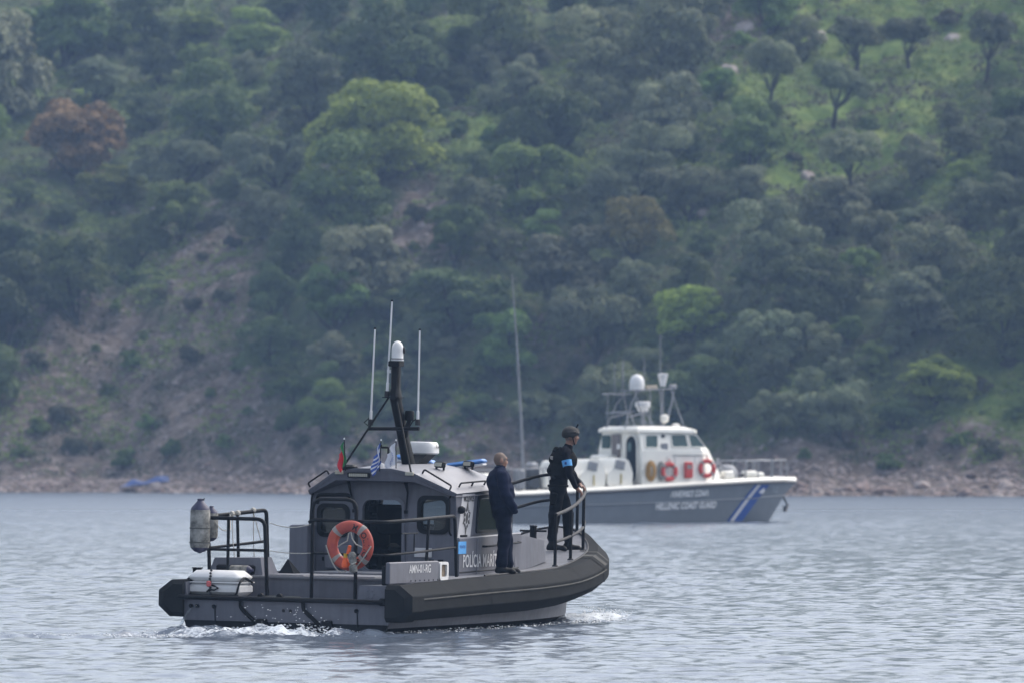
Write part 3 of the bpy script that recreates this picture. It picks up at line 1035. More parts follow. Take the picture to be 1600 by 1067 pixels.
# outside details of the cabin
side_up = Vector((0, .05, 1)).normalized()
def side_pt(u, v, lift=0.0):
    return Vector(side_fr(-1)(u, v, .025 + lift))
q = [(3.98, 2.035), (4.48, 2.045), (4.22, 1.375), (3.72, 1.372)]
mb = MB()
mb.add([side_pt(u, v, .003) for u, v in q] + [side_pt(u, v, -.01) for u, v in q], [(0, 1, 2, 3), (7, 6, 5, 4), (0, 4, 5, 1), (1, 5, 6, 2), (2, 6, 7, 3), (3, 7, 4, 0)])
pan = mb.build('emblem_panel', M_PANELW, cab, smooth=0)
lettering('MOLIVOS', side_pt(4.02, 1.925, .005), (1, 0, 0), side_up, .085, .40, M_PRINTK, pan, .02)
def star(c, pts, material, nm, lift):
    m2 = MB()
    vs = [side_pt(c[0] + a - .37 * (0) + b * .30, c[1] + b, lift) for a, b in pts]
    m2.add([side_pt(c[0], c[1], lift)] + vs, [(0, i + 1, (i + 1) % len(vs) + 1) for i in range(len(vs))])
    return m2.build(nm, material, pan, smooth=0, fix=False)
sp = []
for k in range(12):
    a = pi / 2 - 2 * pi * k / 12
    r = (.17 if k % 2 == 0 else .115)
    if k in (0, 6): r = .30
    sp.append((r * cos(a) * .95, r * sin(a)))
star((4.10, 1.675), sp, M_BRONZE, 'emblem_star', .006)
star((4.10, 1.675), [(.095 * cos(-2 * pi * k / 20), .15 * sin(-2 * pi * k / 20)) for k in range(20)], M_PANELW, 'emblem_field', .008)
for k in range(10):
    a = 2 * pi * k / 10 + .2
    star((4.10 + .085 * cos(a) + .30 * .135 * sin(a), 1.675 + .135 * sin(a)), [(.022 * cos(-2 * pi * j / 8), .030 * sin(-2 * pi * j / 8)) for j in range(8)], M_PRINTK, 'emblem_stud', .010)
star((4.10, 1.675), [(.05 * cos(-2 * pi * k / 16), .085 * sin(-2 * pi * k / 16)) for k in range(16)], M_BRONZE, 'emblem_disc', .010)
MB().box(side_pt(3.95, 1.41, .012), (.24, .02, .03)).build('panel_step', M_BLACK, cab, smooth=0)
low_pt = lambda u, v, d=0.0: Vector((u, YC - (1.27 + d - max(0, (u - 5.2)) * .05), v))
lettering('POLÍCIA MARÍTIMA', low_pt(3.84, .935), (1, 0, 0), (0, 0, 1), .245, 1.70, M_PRINTW, cab, .010, .006)
mb = MB().box(low_pt(3.80, 1.235, .004), (.30, .008, .185))
stk = mb.build('blue_sticker', M_STICK, cab, smooth=0)
lettering('FRONTEX', low_pt(3.69, 1.225, .008), (1, 0, 0), (0, 0, 1), .045, .22, mat('dark_blue_print', (.02, .07, .3), .6), stk, .01, .004)
MB().tube(bend([low_pt(4.62, 1.245), low_pt(4.62, 1.245, .06), low_pt(6.15, 1.29, .06), low_pt(6.15, 1.29)], .03), .016, 8).build('grab_rail', M_BLACK, cab)
MB().lathe([(.05, 0), (.06, .02), (.06, .05), (.035, .09)], 14, side_pt(3.83, 1.80), (0, -1, .05)).build('horn', M_BLACK, cab)
MB().tube(bend([(3.70, -1.07, 1.42), (3.64, -1.07, 1.45), (3.64, -1.05, 1.95), (3.70, -1.05, 2.0)], .04), .015, 8).build('grab_rail', M_BLACK, cab)
MB().tube(bend([(3.70, 1.22, 1.42), (3.64, 1.22, 1.45), (3.64, 1.20, 1.95), (3.70, 1.20, 2.0)], .04), .015, 8).build('grab_rail', M_BLACK, cab)
for (y0, y1) in ((.58, .52), (-.36, -.33)):
    o = MB().tube([(3.60, y0, 2.20), (3.68, y0, 2.05), (3.70, y1, 1.78)], [.03, .016, .012], 8).build('door_stay', M_BLACK, cab)
    MB().lathe([(.03, 0), (.03, .05)], 10, (3.69, y1, 1.73), (0, 0, 1)).build('stay_knob', M_BLACK, o)
MB().tube(bend([(3.70, 1.13, 1.86), (3.62, 1.10, 1.99), (3.62, .58, 2.0), (3.70, .55, 1.90)], .12, 6), .028, 8).build('window_visor_bar', M_BLACK, cab)
MB().box((3.56, 1.30, 1.16), (.36, .30, .74), bev=.02).build('side_locker', M_GREY, cab, smooth=0)
MB().box((3.68, .75, 1.05), (.10, .46, .36), bev=.02).build('wall_box', M_GREY, cab, smooth=0)
MB().box((3.70, -.62, 1.15), (.03, .28, .14), bev=.004).build('notice_plate', M_PANELW, cab, smooth=0)
# rear work light and brackets on the visor
o = MB().box((3.335, .30, 2.30), (.05, .36, .075), bev=.01).build('light_bar', M_BLACK, cab, smooth=0)
for k in range(9):
    MB().box((3.307, .30 - .136 + .034 * k, 2.30), (.006, .028, .045)).build('lamp_lens', M_LAMP, o, smooth=0)
for y in (.62, -.53):
    o = MB().box((3.335, y, 2.335), (.05, .13, .055), bev=.006).build('stay_bracket', M_LAMP, cab, smooth=0)
MB().lathe([(.05, 0), (.05, .045), (.042, .06), (.01, .065)], 16, (3.75, .12, 2.42)).build('gps_puck', M_WHITE, roof)
MB().tube(bend([(3.8, .02, 2.43), (3.8, .02, 2.72), (3.8, .14, 2.72), (3.8, .14, 2.76)], .02), .016, 8).build('small_aerial', M_BLACK, roof)
MB().box((3.9, .72, 2.40), (.16, .26, .10), bev=.03).build('towing_lamp', M_BLACK, roof)
# roof grab rails
def hoop(a, b, nrm, h, r=.014, mid=False):
    a, b, nrm = Vector(a), Vector(b), Vector(nrm).normalized() * h
    o = MB().tube(bend([a, a + nrm, b + nrm, b], .05), r, 8).build('roof_grab_rail', M_BLACK, roof)
    if mid:
        c = a.lerp(b, .5)
        MB().tube([c, c + nrm], r, 8).build('rail_leg', M_BLACK, o)
hoop((3.62, 1.22, 2.10), (3.50, .86, 2.30), (-.2, .5, 1), .07)
hoop((3.64, -1.06, 2.10), (3.62, -.62, 2.34), (0, -.5, 1), .07)
hoop((4.05, -1.04, 2.14), (5.05, -1.04, 2.17), (0, -.5, 1), .07, mid=True)
# blue flashing-light bars and flood lights
for (c, ry) in (((5.35, .22, 2.53), 8), ((5.35, -.62, 2.49), -8)):
    R_ = Euler((radians(ry), 0, radians(4))).to_matrix()
    o = MB().box(c, (.22, .62, .075), R_, bev=.03).build('blue_light_bar', M_BLUE, roof)
    MB().box((c[0], c[1], c[2] - .05), (.20, .60, .035), R_, bev=.01).build('light_bar_base', M_WHITE, o)
for (x, y, z) in ((4.35, -.60, 2.44), (5.25, -.70, 2.45)):
    o = MB().box((x, y, z + .03), (.09, .17, .085), Euler((0, radians(12), radians(-20))).to_matrix(), bev=.012).build('flood_light', M_BLACK, roof, smooth=0)
    MB().box((x - .048, y + .012, z + .035), (.008, .14, .06), Euler((0, radians(12), radians(-20))).to_matrix()).build('lamp_lens', M_LAMP, o, smooth=0)
    for d in (-.06, .06):
        MB().box((x + .01, y + d, z - .02), (.03, .025, .07)).build('lamp_foot', M_BLACK, o, smooth=0)
# mast
mast = bpy.data.objects.new('mast', None)
COL.objects.link(mast); mast.parent = boat
def flat_tube(pts, wx, wy):
    rings = []
    for (x, y, z), a, b in zip(pts, wx, wy):
        rings.append([(x - a, y - b * .6, z), (x - a * .6, y - b, z), (x + a * .6, y - b, z), (x + a, y - b * .6, z), (x + a, y + b * .6, z), (x + a * .6, y + b, z), (x - a * .6, y + b, z), (x - a, y + b * .6, z)])
    return MB().loft(rings, caps=True)
flat_tube([(4.58, 0, 2.42), (4.28, 0, 2.95), (4.0, 0, 3.46)], [.13, .11, .10], [.085, .07, .07]).build('mast_post', M_BLACK, mast, smooth=40)
flat_tube([(4.02, 0, 3.44), (4.0, 0, 3.56), (4.0, 0, 3.62), (4.0, 0, 3.96)], [.12, .11, .07, .065], [.075, .07, .062, .062]).build('mast_top', M_BLACK, mast, smooth=40)
MB().box((3.98, .03, 3.475), (.22, .27, .016)).build('mast_platform', M_BLACK, mast, smooth=0)
MB().box((4.0, 0, 3.985), (.20, .185, .085), bev=.012).build('camera_mount', M_BLACK, mast, smooth=0)
MB().box((3.92, .08, 3.87), (.04, .05, .05)).build('junction_box', M_WHITE, mast, smooth=0)
o = MB().lathe([(.095, 0), (.098, .02), (.09, .035), (.09, .17), (.085, .215), (.07, .255), (.045, .285), (.015, .298)], 24, (4.0, -.02, 4.03)).build('thermal_camera', M_WHITE, mast)
MB().lathe([(.05, 0), (.05, .02), (.03, .025)], 16, (4.04, -.10, 4.19), (.3, -1, .05)).build('camera_lens', M_BLACK, o)
MB().lathe([(.10, 0), (.10, .012)], 20, (4.0, -.02, 4.055)).build('camera_collar', M_STEEL, o)
for (a, b) in (((3.96, .10, 3.47), (3.37, .61, 2.36)), ((3.98, -.02, 3.47), (3.39, -.53, 2.36))):
    MB().tube([a, b], .016, 8).build('mast_stay', M_BLACK, mast)
MB().tube([(4.06, .46, 3.0), (4.06, -.37, 3.01)], .028, 8).build('crossbar', M_BLACK, mast)
o = MB().lathe([(.06, 0), (.07, .02), (.07, .13), (.062, .15)], 16, (4.22, -.14, 3.13)).build('horn_speaker', M_BLACK, mast)
MB().tube([(4.2, -.10, 3.0), (4.22, -.14, 3.14)], .035, 8).build('speaker_foot', M_BLACK, o)
MB().lathe([(.02, 0), (.05, .03), (.05, .12), (.02, .15)], 14, (4.16, -.10, 2.86)).build('lower_lamp', M_BLACK, mast)
def aerial(b, t, r0, nm='whip_aerial'):
    b, t = Vector(b), Vector(t)
    o = MB().tube([b, b.lerp(t, .12), b.lerp(t, .125), t], [r0 * 1.15, r0 * 1.1, r0 * .8, r0 * .62], 8).build(nm, M_WHITE, mast)
    MB().tube([b - (t - b) * .035, b + (t - b) * .03], r0 * 1.9, 8).build('aerial_base', M_STEEL, o)
    MB().tube([t, t + (t - b).normalized() * .025], r0 * .85, 8).build('aerial_tip', M_BLACK, o)
aerial((4.06, .43, 3.10), (4.03, .37, 4.50), .021)
aerial((4.06, -.345, 3.11), (4.06, -.355, 4.49), .021)
aerial((3.93, .11, 3.53), (3.92, .05, 4.92), .022)
MB().tube([(4.06, .45, 3.03), (4.02, .52, 3.09), (4.06, .43, 3.18)], .009, 6).build('aerial_cable', M_BLACK, mast)
MB().tube([(4.06, -.2, 3.02), (4.04, -.27, 3.12), (4.06, -.34, 3.17)], .009, 6).build('aerial_cable', M_BLACK, mast)
# radar
prof = []
rad = MB()
for (h, g) in ((0, .9), (.02, 1.0), (.10, .985), (.155, .95), (.185, .86), (.19, .6)):
    prof.append([(5.05 + (.26 * g) * cos(a) * (abs(cos(a)) ** -.35 if abs(cos(a)) > .05 else 1) * .8, YC - .06 + (.28 * g) * sin(a) * (abs(sin(a)) ** -.35 if abs(sin(a)) > .05 else 1) * .92, 2.62 + h) for a in [2 * pi * k / 32 for k in range(32)]])
radome = rad.loft(prof, caps=True).build('radar', M_WHITE, mast, smooth=40)
lettering('Ray', (4.99, -.262, 2.70), (1, 0, 0), (0, 0, 1), .06, .16, M_PRINTK, radome, .015, .006)
mb = MB()
mb.loft([[(5.22, .17, 2.615), (5.22, -.17, 2.615), (4.85, -.17, 2.615), (4.85, .17, 2.615)], [(5.02, .09, 2.46), (5.02, -.09, 2.46), (4.6, -.09, 2.46), (4.6, .09, 2.46)]], caps=True)
mb.build('radar_bracket', M_BLACK, radome, smooth=0)
# ---------------------------------------------------------------- foredeck trunk
mb = MB()
def trunk_ring(x, y, z0, z1, inset):
    return [(x, YC * .5 + y, z0), (x, YC * .5 + y - inset, z1), (x, 0, z1 + .03), (x, YC * .5 - y + inset, z1), (x, YC * .5 - y, z0)]
mb.loft([trunk_ring(6.05, 1.20, .86, 1.41, .02), trunk_ring(6.8, 1.14, .88, 1.37, .03), trunk_ring(7.75, 1.03, .97, 1.29, .04), trunk_ring(7.86, .98, .97, 1.26, .05)], closed_ring=False, caps=True)
mb.build('foredeck_trunk', M_GREY, boat, smooth=25)
MB().box((6.95, 0, 1.41), (.7, .8, .04), bev=.02).build('deck_hatch', M_DECK, boat, smooth=0)
# ---------------------------------------------------------------- railings
R1 = .024
def rail(nm, pts, r, m, parent, b=.10):
    return MB().tube(bend(pts, b, 5), r, 10).build(nm, m, parent)
srail = bpy.data.objects.new('stern_railing', None)
COL.objects.link(srail); srail.parent = boat
xs = .72
rail('hoop', [(xs, -.10, .51), (xs, -.10, 1.97), (xs, -.80, 1.965), (xs, -.80, .51)], R1 + .004, M_BLACK, srail, .17)
rail('top_rail', [(xs - .04, -.06, 1.62), (xs - .04, -.13, 1.66), (xs - .04, -.80, 1.652), (.62, -1.30, 1.648), (1.3, -1.49, 1.68), (2.80, -1.50, 1.725), (2.90, -1.50, .82)], R1 + .003, M_BLACK, srail, .10)
rail('middle_rail', [(xs - .02, -.10, 1.17), (xs - .02, -.80, 1.165), (.62, -1.32, 1.165), (1.3, -1.49, 1.20), (2.89, -1.50, 1.26)], R1 - .006, M_BLACK, srail)
rail('post', [(1.80, -1.47, 1.07), (1.80, -1.50, 1.69)], R1, M_BLACK, srail)
for x in (1.10, 1.42):
    rail('tread_bar', [(x, -1.43, 1.22), (x, -1.43, 1.48)], .010, M_BLACK, srail)
rail('tread_bar', [(.95, -1.43, 1.48), (1.55, -1.43, 1.48)], .010, M_BLACK, srail)
prail = bpy.data.objects.new('port_railing', None)
COL.objects.link(prail); prail.parent = boat
rail('top_rail', [(.70, 1.78, 1.655), (.70, .66, 1.65), (.70, .60, .51)], R1 + .006, M_BLACK, prail, .13)
rail('top_rail', [(.74, 1.76, 1.65), (2.05, 1.24, 1.765), (2.06, 1.20, .80)], R1 + .006, M_BLACK, prail, .08)
rail('post', [(.70, 1.245, .51), (.70, 1.245, 1.64)], R1, M_BLACK, prail)
rail('post', [(.86, 1.61, .76), (.84, 1.64, 1.64)], R1 + .004, M_BLACK, prail)
rail('post', [(1.42, 1.40, 1.05), (1.40, 1.42, 1.69)], R1, M_BLACK, prail)
rail('lower_rail', [(.70, 1.74, 1.19), (.70, .63, 1.19)], R1 - .002, M_BLACK, prail)
rail('lower_rail', [(.76, 1.72, 1.19), (2.04, 1.22, 1.30)], R1 - .002, M_BLACK, prail)
# cords knotted to the port railing
for pts in ([(1.30, 1.46, 1.72), (1.28, 1.44, 1.4), (1.26, 1.38, .95)], [(1.80, 1.34, 1.76), (1.78, 1.32, 1.3), (1.80, 1.30, .84)], [(1.78, 1.34, 1.76), (1.92, 1.26, 1.30)], [(.72, 1.50, 1.64), (.78, 1.40, 1.47), (.90, 1.30, 1.46), (1.25, 1.47, 1.70)]):
    MB().tube(bend(pts, .1), .007, 5).build('knotted_cord', M_ROPE, prail)
for q in ((1.30, 1.46, 1.71), (1.42, 1.42, 1.72), (1.80, 1.34, 1.76)):
    MB().lathe([(.02, -.03), (.042, -.02), (.042, .02), (.02, .03)], 8, q, (.9, -.35, .1)).build('knot', M_ROPE, prail)
# seams and fastenings of the cabin
for (a, b) in (((5.35, .86), (5.35, 1.37)), ((4.4, .83), (4.4, 1.36))):
    MB().tube([low_pt(a[0], a[1]), low_pt(b[0], b[1])], .006, 4).build('weld_seam', M_GREY, cab)
MB().tube([low_pt(3.72, .86), low_pt(6.2, .90)], .012, 4).build('foot_shade_strip', M_BLACK, cab)  # black strip stands in for shade along the foot of the side
for y in (.48, -.40):
    MB().tube([(3.722, YC + y, .84), (3.722, YC + y, 2.1)], .006, 4).build('weld_seam', M_GREY, cab)
for y in (1.0, -.9, -.75):
    MB().box((3.715, y, 1.02), (.02, .09, .06), bev=.006).build('socket_box', M_BLACK, cab, smooth=0)
for k in range(7):
    MB().lathe([(.014, 0), (.010, .008)], 6, (1.10 + .17 * k, -1.521, .79), (0, -1, 0)).build('bolt', M_BLACK, blk)
# bow pulpit
brail = bpy.data.objects.new('bow_railing', None)
COL.objects.link(brail); brail.parent = boat
def bow_pt(deg, h, sgn=-1):
    t = radians(deg)
    x, y = inner(t)
    return (x - .03, sgn * y * .94, zt(x) + h)
top = [bow_pt(d, np.interp(d, [22, 35, 52, 75, 90], [.80, .82, .88, .86, .86])) for d in (22, 28, 34, 40, 46, 52, 58, 64, 70, 76)]
rail('grab_rail', top, R1 + .005, M_STEEL, brail)
rail('grab_rail', [bow_pt(d, np.interp(d, [22, 48, 75], [.38, .37, .36])) for d in (22, 28, 34, 40, 46, 52, 58, 64)], R1 - .001, M_STEEL, brail)
for d in (22, 33, 50):
    rail('post', [bow_pt(d, .0), bow_pt(d, np.interp(d, [22, 35, 52, 75], [.80, .82, .88, .86]))], R1 + .002, M_BLACK, brail)
    MB().lathe([(.05, 0), (.05, .012), (.03, .03)], 12, bow_pt(d, 0)).build('post_foot', M_BLACK, brail)
rail('post', [bow_pt(74, 0), bow_pt(74, .78)], R1 + .002, M_BLACK, brail)
fwd = [bow_pt(d, .86, 1) for d in (88, 78, 70, 62, 54, 46, 38, 30)]
rail('grab_rail', fwd, R1 + .002, M_BLACK, brail)
rail('grab_rail', [bow_pt(d, .45, 1) for d in (88, 78, 70, 62, 54, 46, 38, 30)], R1, M_BLACK, brail)
for d in (86, 66, 48, 30):
    rail('post', [bow_pt(d, 0, 1), bow_pt(d, .86, 1)], R1, M_BLACK, brail)
# slack cords between the railings
for (a, b, sag) in (((.70, .58, 1.60), (.70, -.10, 1.60), .06), ((.70, .58, 1.19), (.70, -.10, 1.17), .02)):
    a, b = Vector(a), Vector(b)
    MB().tube([a.lerp(b, t) - Vector((0, 0, sag * 4 * t * (1 - t))) for t in np.linspace(0, 1, 9)], .007, 5).build('safety_cord', M_ROPE, boat)
MB().tube([(.15, .42, .525), (.12, .30, .53), (.16, .16, .525), (.14, -.02, .53), (.18, -.16, .525)], .022, 6).build('mooring_line', M_DROPE, boat)
for y in (.42, .12):
    MB().lathe([(.045, 0), (.045, .06)], 12, (.10, y, .535), (-1, 0, 0)).build('roller', M_BLACK, boat)

# ================================================================== things on the grey boat
def on_boat(x, y, z, rz=0.0):
    return BW @ Matrix.Translation((x, y, z)) @ Matrix.Rotation(rz, 4, 'Z')
# life ring on the stern railing: local x points aft out of the ring
ring = thing('life_ring', 'orange life ring with black lettering hung on the stern railing', 'life ring', on_boat(.60, -.76, 1.295) @ Matrix.Rotation(pi, 4, 'Z'))
RR, rr = .285, .085
def torus(a0, a1, n, R_, r_, fl=.72, m=14):
    rings = []
    for i in range(n + 1):
        a = a0 + (a1 - a0) * i / n
        rings.append([((r_ * fl) * cos(b), (R_ + r_ * sin(b)) * cos(a), (R_ + r_ * sin(b)) * sin(a)) for b in [2 * pi * k / m for k in range(m)]])
    return rings
MB().loft(torus(0, 2 * pi, 64, RR, rr)).build('ring_body', M_ORANGE, ring)
for a in (50, 135, 222, 318):
    MB().loft(torus(radians(a - 6), radians(a + 6), 5, RR, rr + .003)).build('reflective_band', M_BAND, ring)
# letters run clockwise as seen from astern; seen from astern, local +y (after the half turn) lies to the right
for ch, a in zip('MOLIVOS', (70, 33, 16, 2, -12, -28, -56)):
    aa = radians(a)
    vs, fs = text_geo(ch, .02)
    cx = (min(v.x for v in vs) + max(v.x for v in vs)) / 2
    rad_, tan_ = Vector((0, cos(aa), sin(aa))), Vector((0, sin(aa), -cos(aa)))
    MB().add([rad_ * (RR - .045 + v.y * .125) + tan_ * ((v.x - cx) * .12) + Vector((rr * .72 * sqrt(max(0, 1 - ((-.045 + v.y * .125) / rr) ** 2)) + .004, 0, 0)) for v in vs], fs).build('letter', M_PRINTK, ring, smooth=0, fix=False)
def rope_arc(a0, a1, sag, x=.05):
    A, B = (Vector((x, RR * 1.28 * cos(radians(a)), RR * 1.28 * sin(radians(a)))) for a in (a0, a1))
    return [A.lerp(B, t) + Vector((0, 0, -sag * 4 * t * (1 - t))) for t in np.linspace(0, 1, 10)]
MB().tube(rope_arc(180, 265, .16), .010, 6).build('grab_line', M_ROPE, ring)
MB().tube(rope_arc(0, 285, .02, .08), .010, 6).build('grab_line', M_ROPE, ring)
MB().tube([(0, -.20, -.02), (.02, -.13, .02), (.02, -.04, .07), (.02, -.02, .18), (.03, .02, .2), (.02, .04, .10), (.02, .10, .02), (.02, .21, -.02)], .010, 6).build('grab_line', M_ROPE, ring)
lite = thing('ring_light', 'fluorescent orange marker light strapped to the life ring', 'marker light', on_boat(.48, -.74, .97))
MB().lathe([(.02, 0), (.055, .01), (.06, .06), (.04, .12), (.03, .15)], 14).build('lamp_head', M_FLUO, lite)
MB().lathe([(.03, .15), (.03, .21)], 12).build('lamp_collar', M_YEL, lite)
MB().lathe([(.026, .21), (.03, .22), (.026, .33), (.01, .34)], 12, axis=(0, -.2, 1)).build('lamp_body', M_FLUO, lite)
bag = thing('throw_bag', 'small dirty white float bag tied to the life ring', 'float bag', on_boat(.46, -.88, .90))
MB().lathe([(.015, 0), (.06, .02), (.062, .10), (.035, .13), (.06, .17), (.058, .27), (.03, .31)], 14, axis=(0, .1, 1)).build('float_bag_body', M_DIRTY, bag)
MB().tube([(-.02, .05, .10), (-.07, 0, .13), (-.02, -.05, .16)], .009, 6).build('tie', M_ROPE, bag)
# hanging fender
def fender(nm, label, mw, L, r):
    f = thing(nm, label, 'fender', mw, 'fenders on the grey boat')
    MB().lathe([(r * .93, .10 * L), (r, .16 * L), (r * 1.01, .5 * L), (r, .78 * L), (r * .93, .82 * L)], 20).build('fender_body', M_DIRTY, f)
    MB().lathe([(.02, 0), (.045, .02 * L), (r * .55, .03 * L), (r * .95, .11 * L)], 20).build('fender_end', M_NAVYV, f)
    MB().lathe([(r * .97, .80 * L), (r * .9, .84 * L), (r * .38, .95 * L), (r * .3, .97 * L), (r * .33, L), (.02, 1.01 * L)], 20).build('fender_end', M_NAVYV, f)
    return f
fd = fender('boat_fender', 'dirty white cylindrical fender with navy ends standing upright in railing', on_boat(.60, 1.66, 1.13), .80, .148)
MB().tube([(.12, .0, .78), (.0, -.06, .81)], .008, 5).build('fender_line', M_DROPE, fd)
for z in (.16, .37):
    MB().tube([(.155 * cos(a), .155 * sin(a), z) for a in [2 * pi * k / 18 for k in range(18)]], .008, 5, closed=True).build('lashing', M_DROPE, fd)
f2 = fender('boat_fender', 'smaller navy fender standing behind the dirty white upright one', on_boat(1.0, 1.66, 1.30), .52, .10)
f3 = fender('boat_fender', 'white fender with navy end lying in the quarter locker opening', on_boat(.98, 1.36, .89) @ Matrix.Rotation(radians(90), 4, 'X') @ Matrix.Rotation(radians(0), 4, 'Y'), .40, .068)
# life-raft case on the platform
raft = thing('life_raft_case', 'white plastic case strapped to the stern platform beside the black collar', 'case', on_boat(.42, 1.235, .515))
MB().box((0, 0, .105), (.55, .84, .20), bev=.06).build('case_bottom', M_WHITE, raft)
MB().box((0, 0, .275), (.55, .84, .20), bev=.09).build('case_lid', M_WHITE, raft, smooth=60)
MB().box((0, 0, .20), (.565, .855, .018), bev=.004).build('case_rim', M_WHITE, raft, smooth=0)
for s in (-1, 1):
    MB().tube(bend([(-.20, s * .30, .0), (-.29, s * .39, .02), (-.285, s * .435, .2), (-.1, s * .43, .28), (.2, s * .43, .2)], .06), .018, 6).build('cradle_bar', M_BLACK, raft)
MB().tube(bend([(-.29, .42, .012), (-.29, -.42, .012)], .02), .018, 6).build('cradle_bar', M_BLACK, raft)
mb = MB()
for k in range(9):
    z = .04 + .042 * k
    mb.lathe([(.008, -.006), (.019, -.006), (.019, .006), (.008, .006)], 8, (-.285 if z < .33 else -.26, .03 + .012 * (k % 2), z), (-1, 0, .2))
mb.build('chain', M_STEEL, raft)
MB().box((-.30, .05, .18), (.04, .07, .09), bev=.015).build('release_unit', mat('pink_red_plastic', (.55, .12, .12), .5), raft)
MB().tube([(-.30, .0, .16), (-.31, -.05, .15), (-.30, -.10, .12), (-.30, -.04, .09), (-.30, .04, .10), (-.30, .08, .06)], .014, 6).build('release_cord', M_BLACK, raft)
# flags: a staff with a limp cloth
def flag(nm, label, base, top, cols, width, drop, fold, crest=None):
    f = thing(nm, label, 'flag', on_boat(*base), 'flags on the cabin roof')
    tv = Vector(top) - Vector(base)
    MB().tube([(0, 0, 0), tv], .008, 6).build('staff', M_BLACK, f)
    MB().lathe([(.012, 0), (.014, .015), (.004, .03)], 8, tv).build('finial', M_WHITE, f)
    nu, nv = 18, 22
    mb = MB()
    for i in range(nv + 1):
        for j in range(nu + 1):
            u, v = j / nu, i / nv
            sl = 1 - .25 * u
            x = .02 * sin(u * 9 + v * 3 + fold) * (.3 + u)
            y = width * u * (0.72 + .28 * cos(u * 4 + fold)) * (1 - .35 * v * fold / 3) + .02 * sin(v * 6 + u * 4)
            z = tv.z * .96 - drop * v * sl - u * drop * .55
            mb.v.append((tv.x * (1 - v) + x, tv.y * (1 - v) + y, z))
    for i in range(nv):
        for j in range(nu):
            a = i * (nu + 1) + j
            mb.f.append((a, a + 1, a + nu + 2, a + nu + 1))
            mb.mi.append(cols(j / nu, i / nv))
    c = mb.build('flag_cloth', FLAGM, f, smooth=60, fix=False)
    return f
FLAGM = [mat('flag_green', (.03, .20, .07), .8, .1, 30), mat('flag_red', (.62, .03, .05), .8, .1, 30), mat('flag_blue', (.06, .12, .42), .8, .1, 30), mat('flag_white', (.66, .67, .72), .8, .08, 30), mat('flag_yellow', (.7, .5, .05), .8, .1, 30)]
flag('flag', 'green and red flag hanging limp on a short staff', (3.29, .50, 2.36), (3.27, .52, 2.83), lambda u, v: 4 if (u - .4) ** 2 * .5 + (v - .5) ** 2 < .006 else (0 if u < .4 else 1), .15, .37, .4)
flag('flag', 'blue and white striped flag hanging beside the mast', (3.29, -.06, 2.36), (3.28, -.08, 2.82), lambda u, v: (3 if (abs(u - .18) < .045 or abs(v - .27) < .05) else 2) if (u < .38 and v < .55) else (2 if int(v * 9) % 2 == 0 else 3), .19, .40, .6)
def crestc(u, v):
    d = ((u - .5) / .26) ** 2 + ((v - .5) / .30) ** 2
    return 2 if (.45 < d < 1.0 and (int(math.atan2(v - .5, u - .5) * 6) % 2)) or d < .18 else 3
flag('flag', 'white flag with a dark round crest beside the mast foot', (3.50, -.24, 2.38), (3.50, -.23, 2.82), crestc, .27, .33, .2)

# ================================================================== people
M_SKIN = mat('skin', (.30, .16, .11), .55, .15, 30)
M_SKIN2 = mat('tanned_skin', (.24, .125, .085), .55, .15, 30)
M_STUB = mat('cropped_grey_hair', (.17, .12, .095), .7, .3, 60)
M_NAVY = mat('navy_cotton', (.011, .016, .040), .95, .3, 12, .25, 60, spec=.08)
M_NAVYT = mat('navy_trousers', (.009, .012, .028), .95, .3, 12, .25, 60, spec=.08)
M_BLKC = mat('black_cotton', (.009, .010, .015), .95, .3, 12, .25, 60, spec=.08)
M_BLKT = mat('black_trousers', (.007, .008, .011), .95, .3, 12, .25, 60, spec=.08)
M_BOOTS = mat('black_leather_boot', (.007, .007, .008), .6, .3, 20, spec=.2)
M_VEST = mat('black_nylon_vest', (.008, .009, .010), .9, .3, 20, .3, 120, spec=.12)
M_HELM = mat('dark_helmet_cover', (.022, .022, .022), .75, .4, 25, .2, 90)
M_ARMB = mat('light_blue_armband', (.10, .36, .72), .7, .2, 25)
def C(a, b, ra, rb, t): return ('c', a, b, ra, rb, t)
def El(c, r, t, rot=None): return ('e', c, r, rot, t)
def head(x, z, turn, hair, pitch=0.0):
    """Head as rounded volumes; x, z is the skull's middle, facing local +x turned by `turn`."""
    R_ = Matrix.Rotation(turn, 3, 'Z') @ Matrix.Rotation(pitch, 3, 'Y')
    o = Vector((x, 0, z))
    P = lambda a, b, c: tuple(o + R_ @ Vector((a, b, c)))
    rot = np.array(R_)
    E_ = lambda c, r, t: ('e', P(*c), r, rot, t)
    out = [E_((-.008, 0, .01), (.099, .077, .104), hair), E_((.03, 0, -.015), (.068, .066, .09), 0), E_((.028, 0, -.075), (.058, .052, .055), 0),
           E_((.062, 0, -.105), (.030, .032, .024), 0), C(P(.092, 0, .012), P(.112, 0, -.030), .011, .015, 0), E_((.106, 0, -.036), (.016, .019, .011), 0),
           C(P(.080, -.035, .030), P(.080, .035, .030), .014, .014, 0), E_((.082, 0, -.062), (.016, .026, .007), 0), E_((.080, 0, -.073), (.016, .024, .007), 0)]
    for s in (-1, 1):
        out += [E_((-.012, s * .078, -.012), (.022, .012, .034), 0), E_((.066, s * .036, -.030), (.026, .022, .022), 0), E_((.082, s * .032, .010), (.012, .014, .010), 0)]
    return out, P
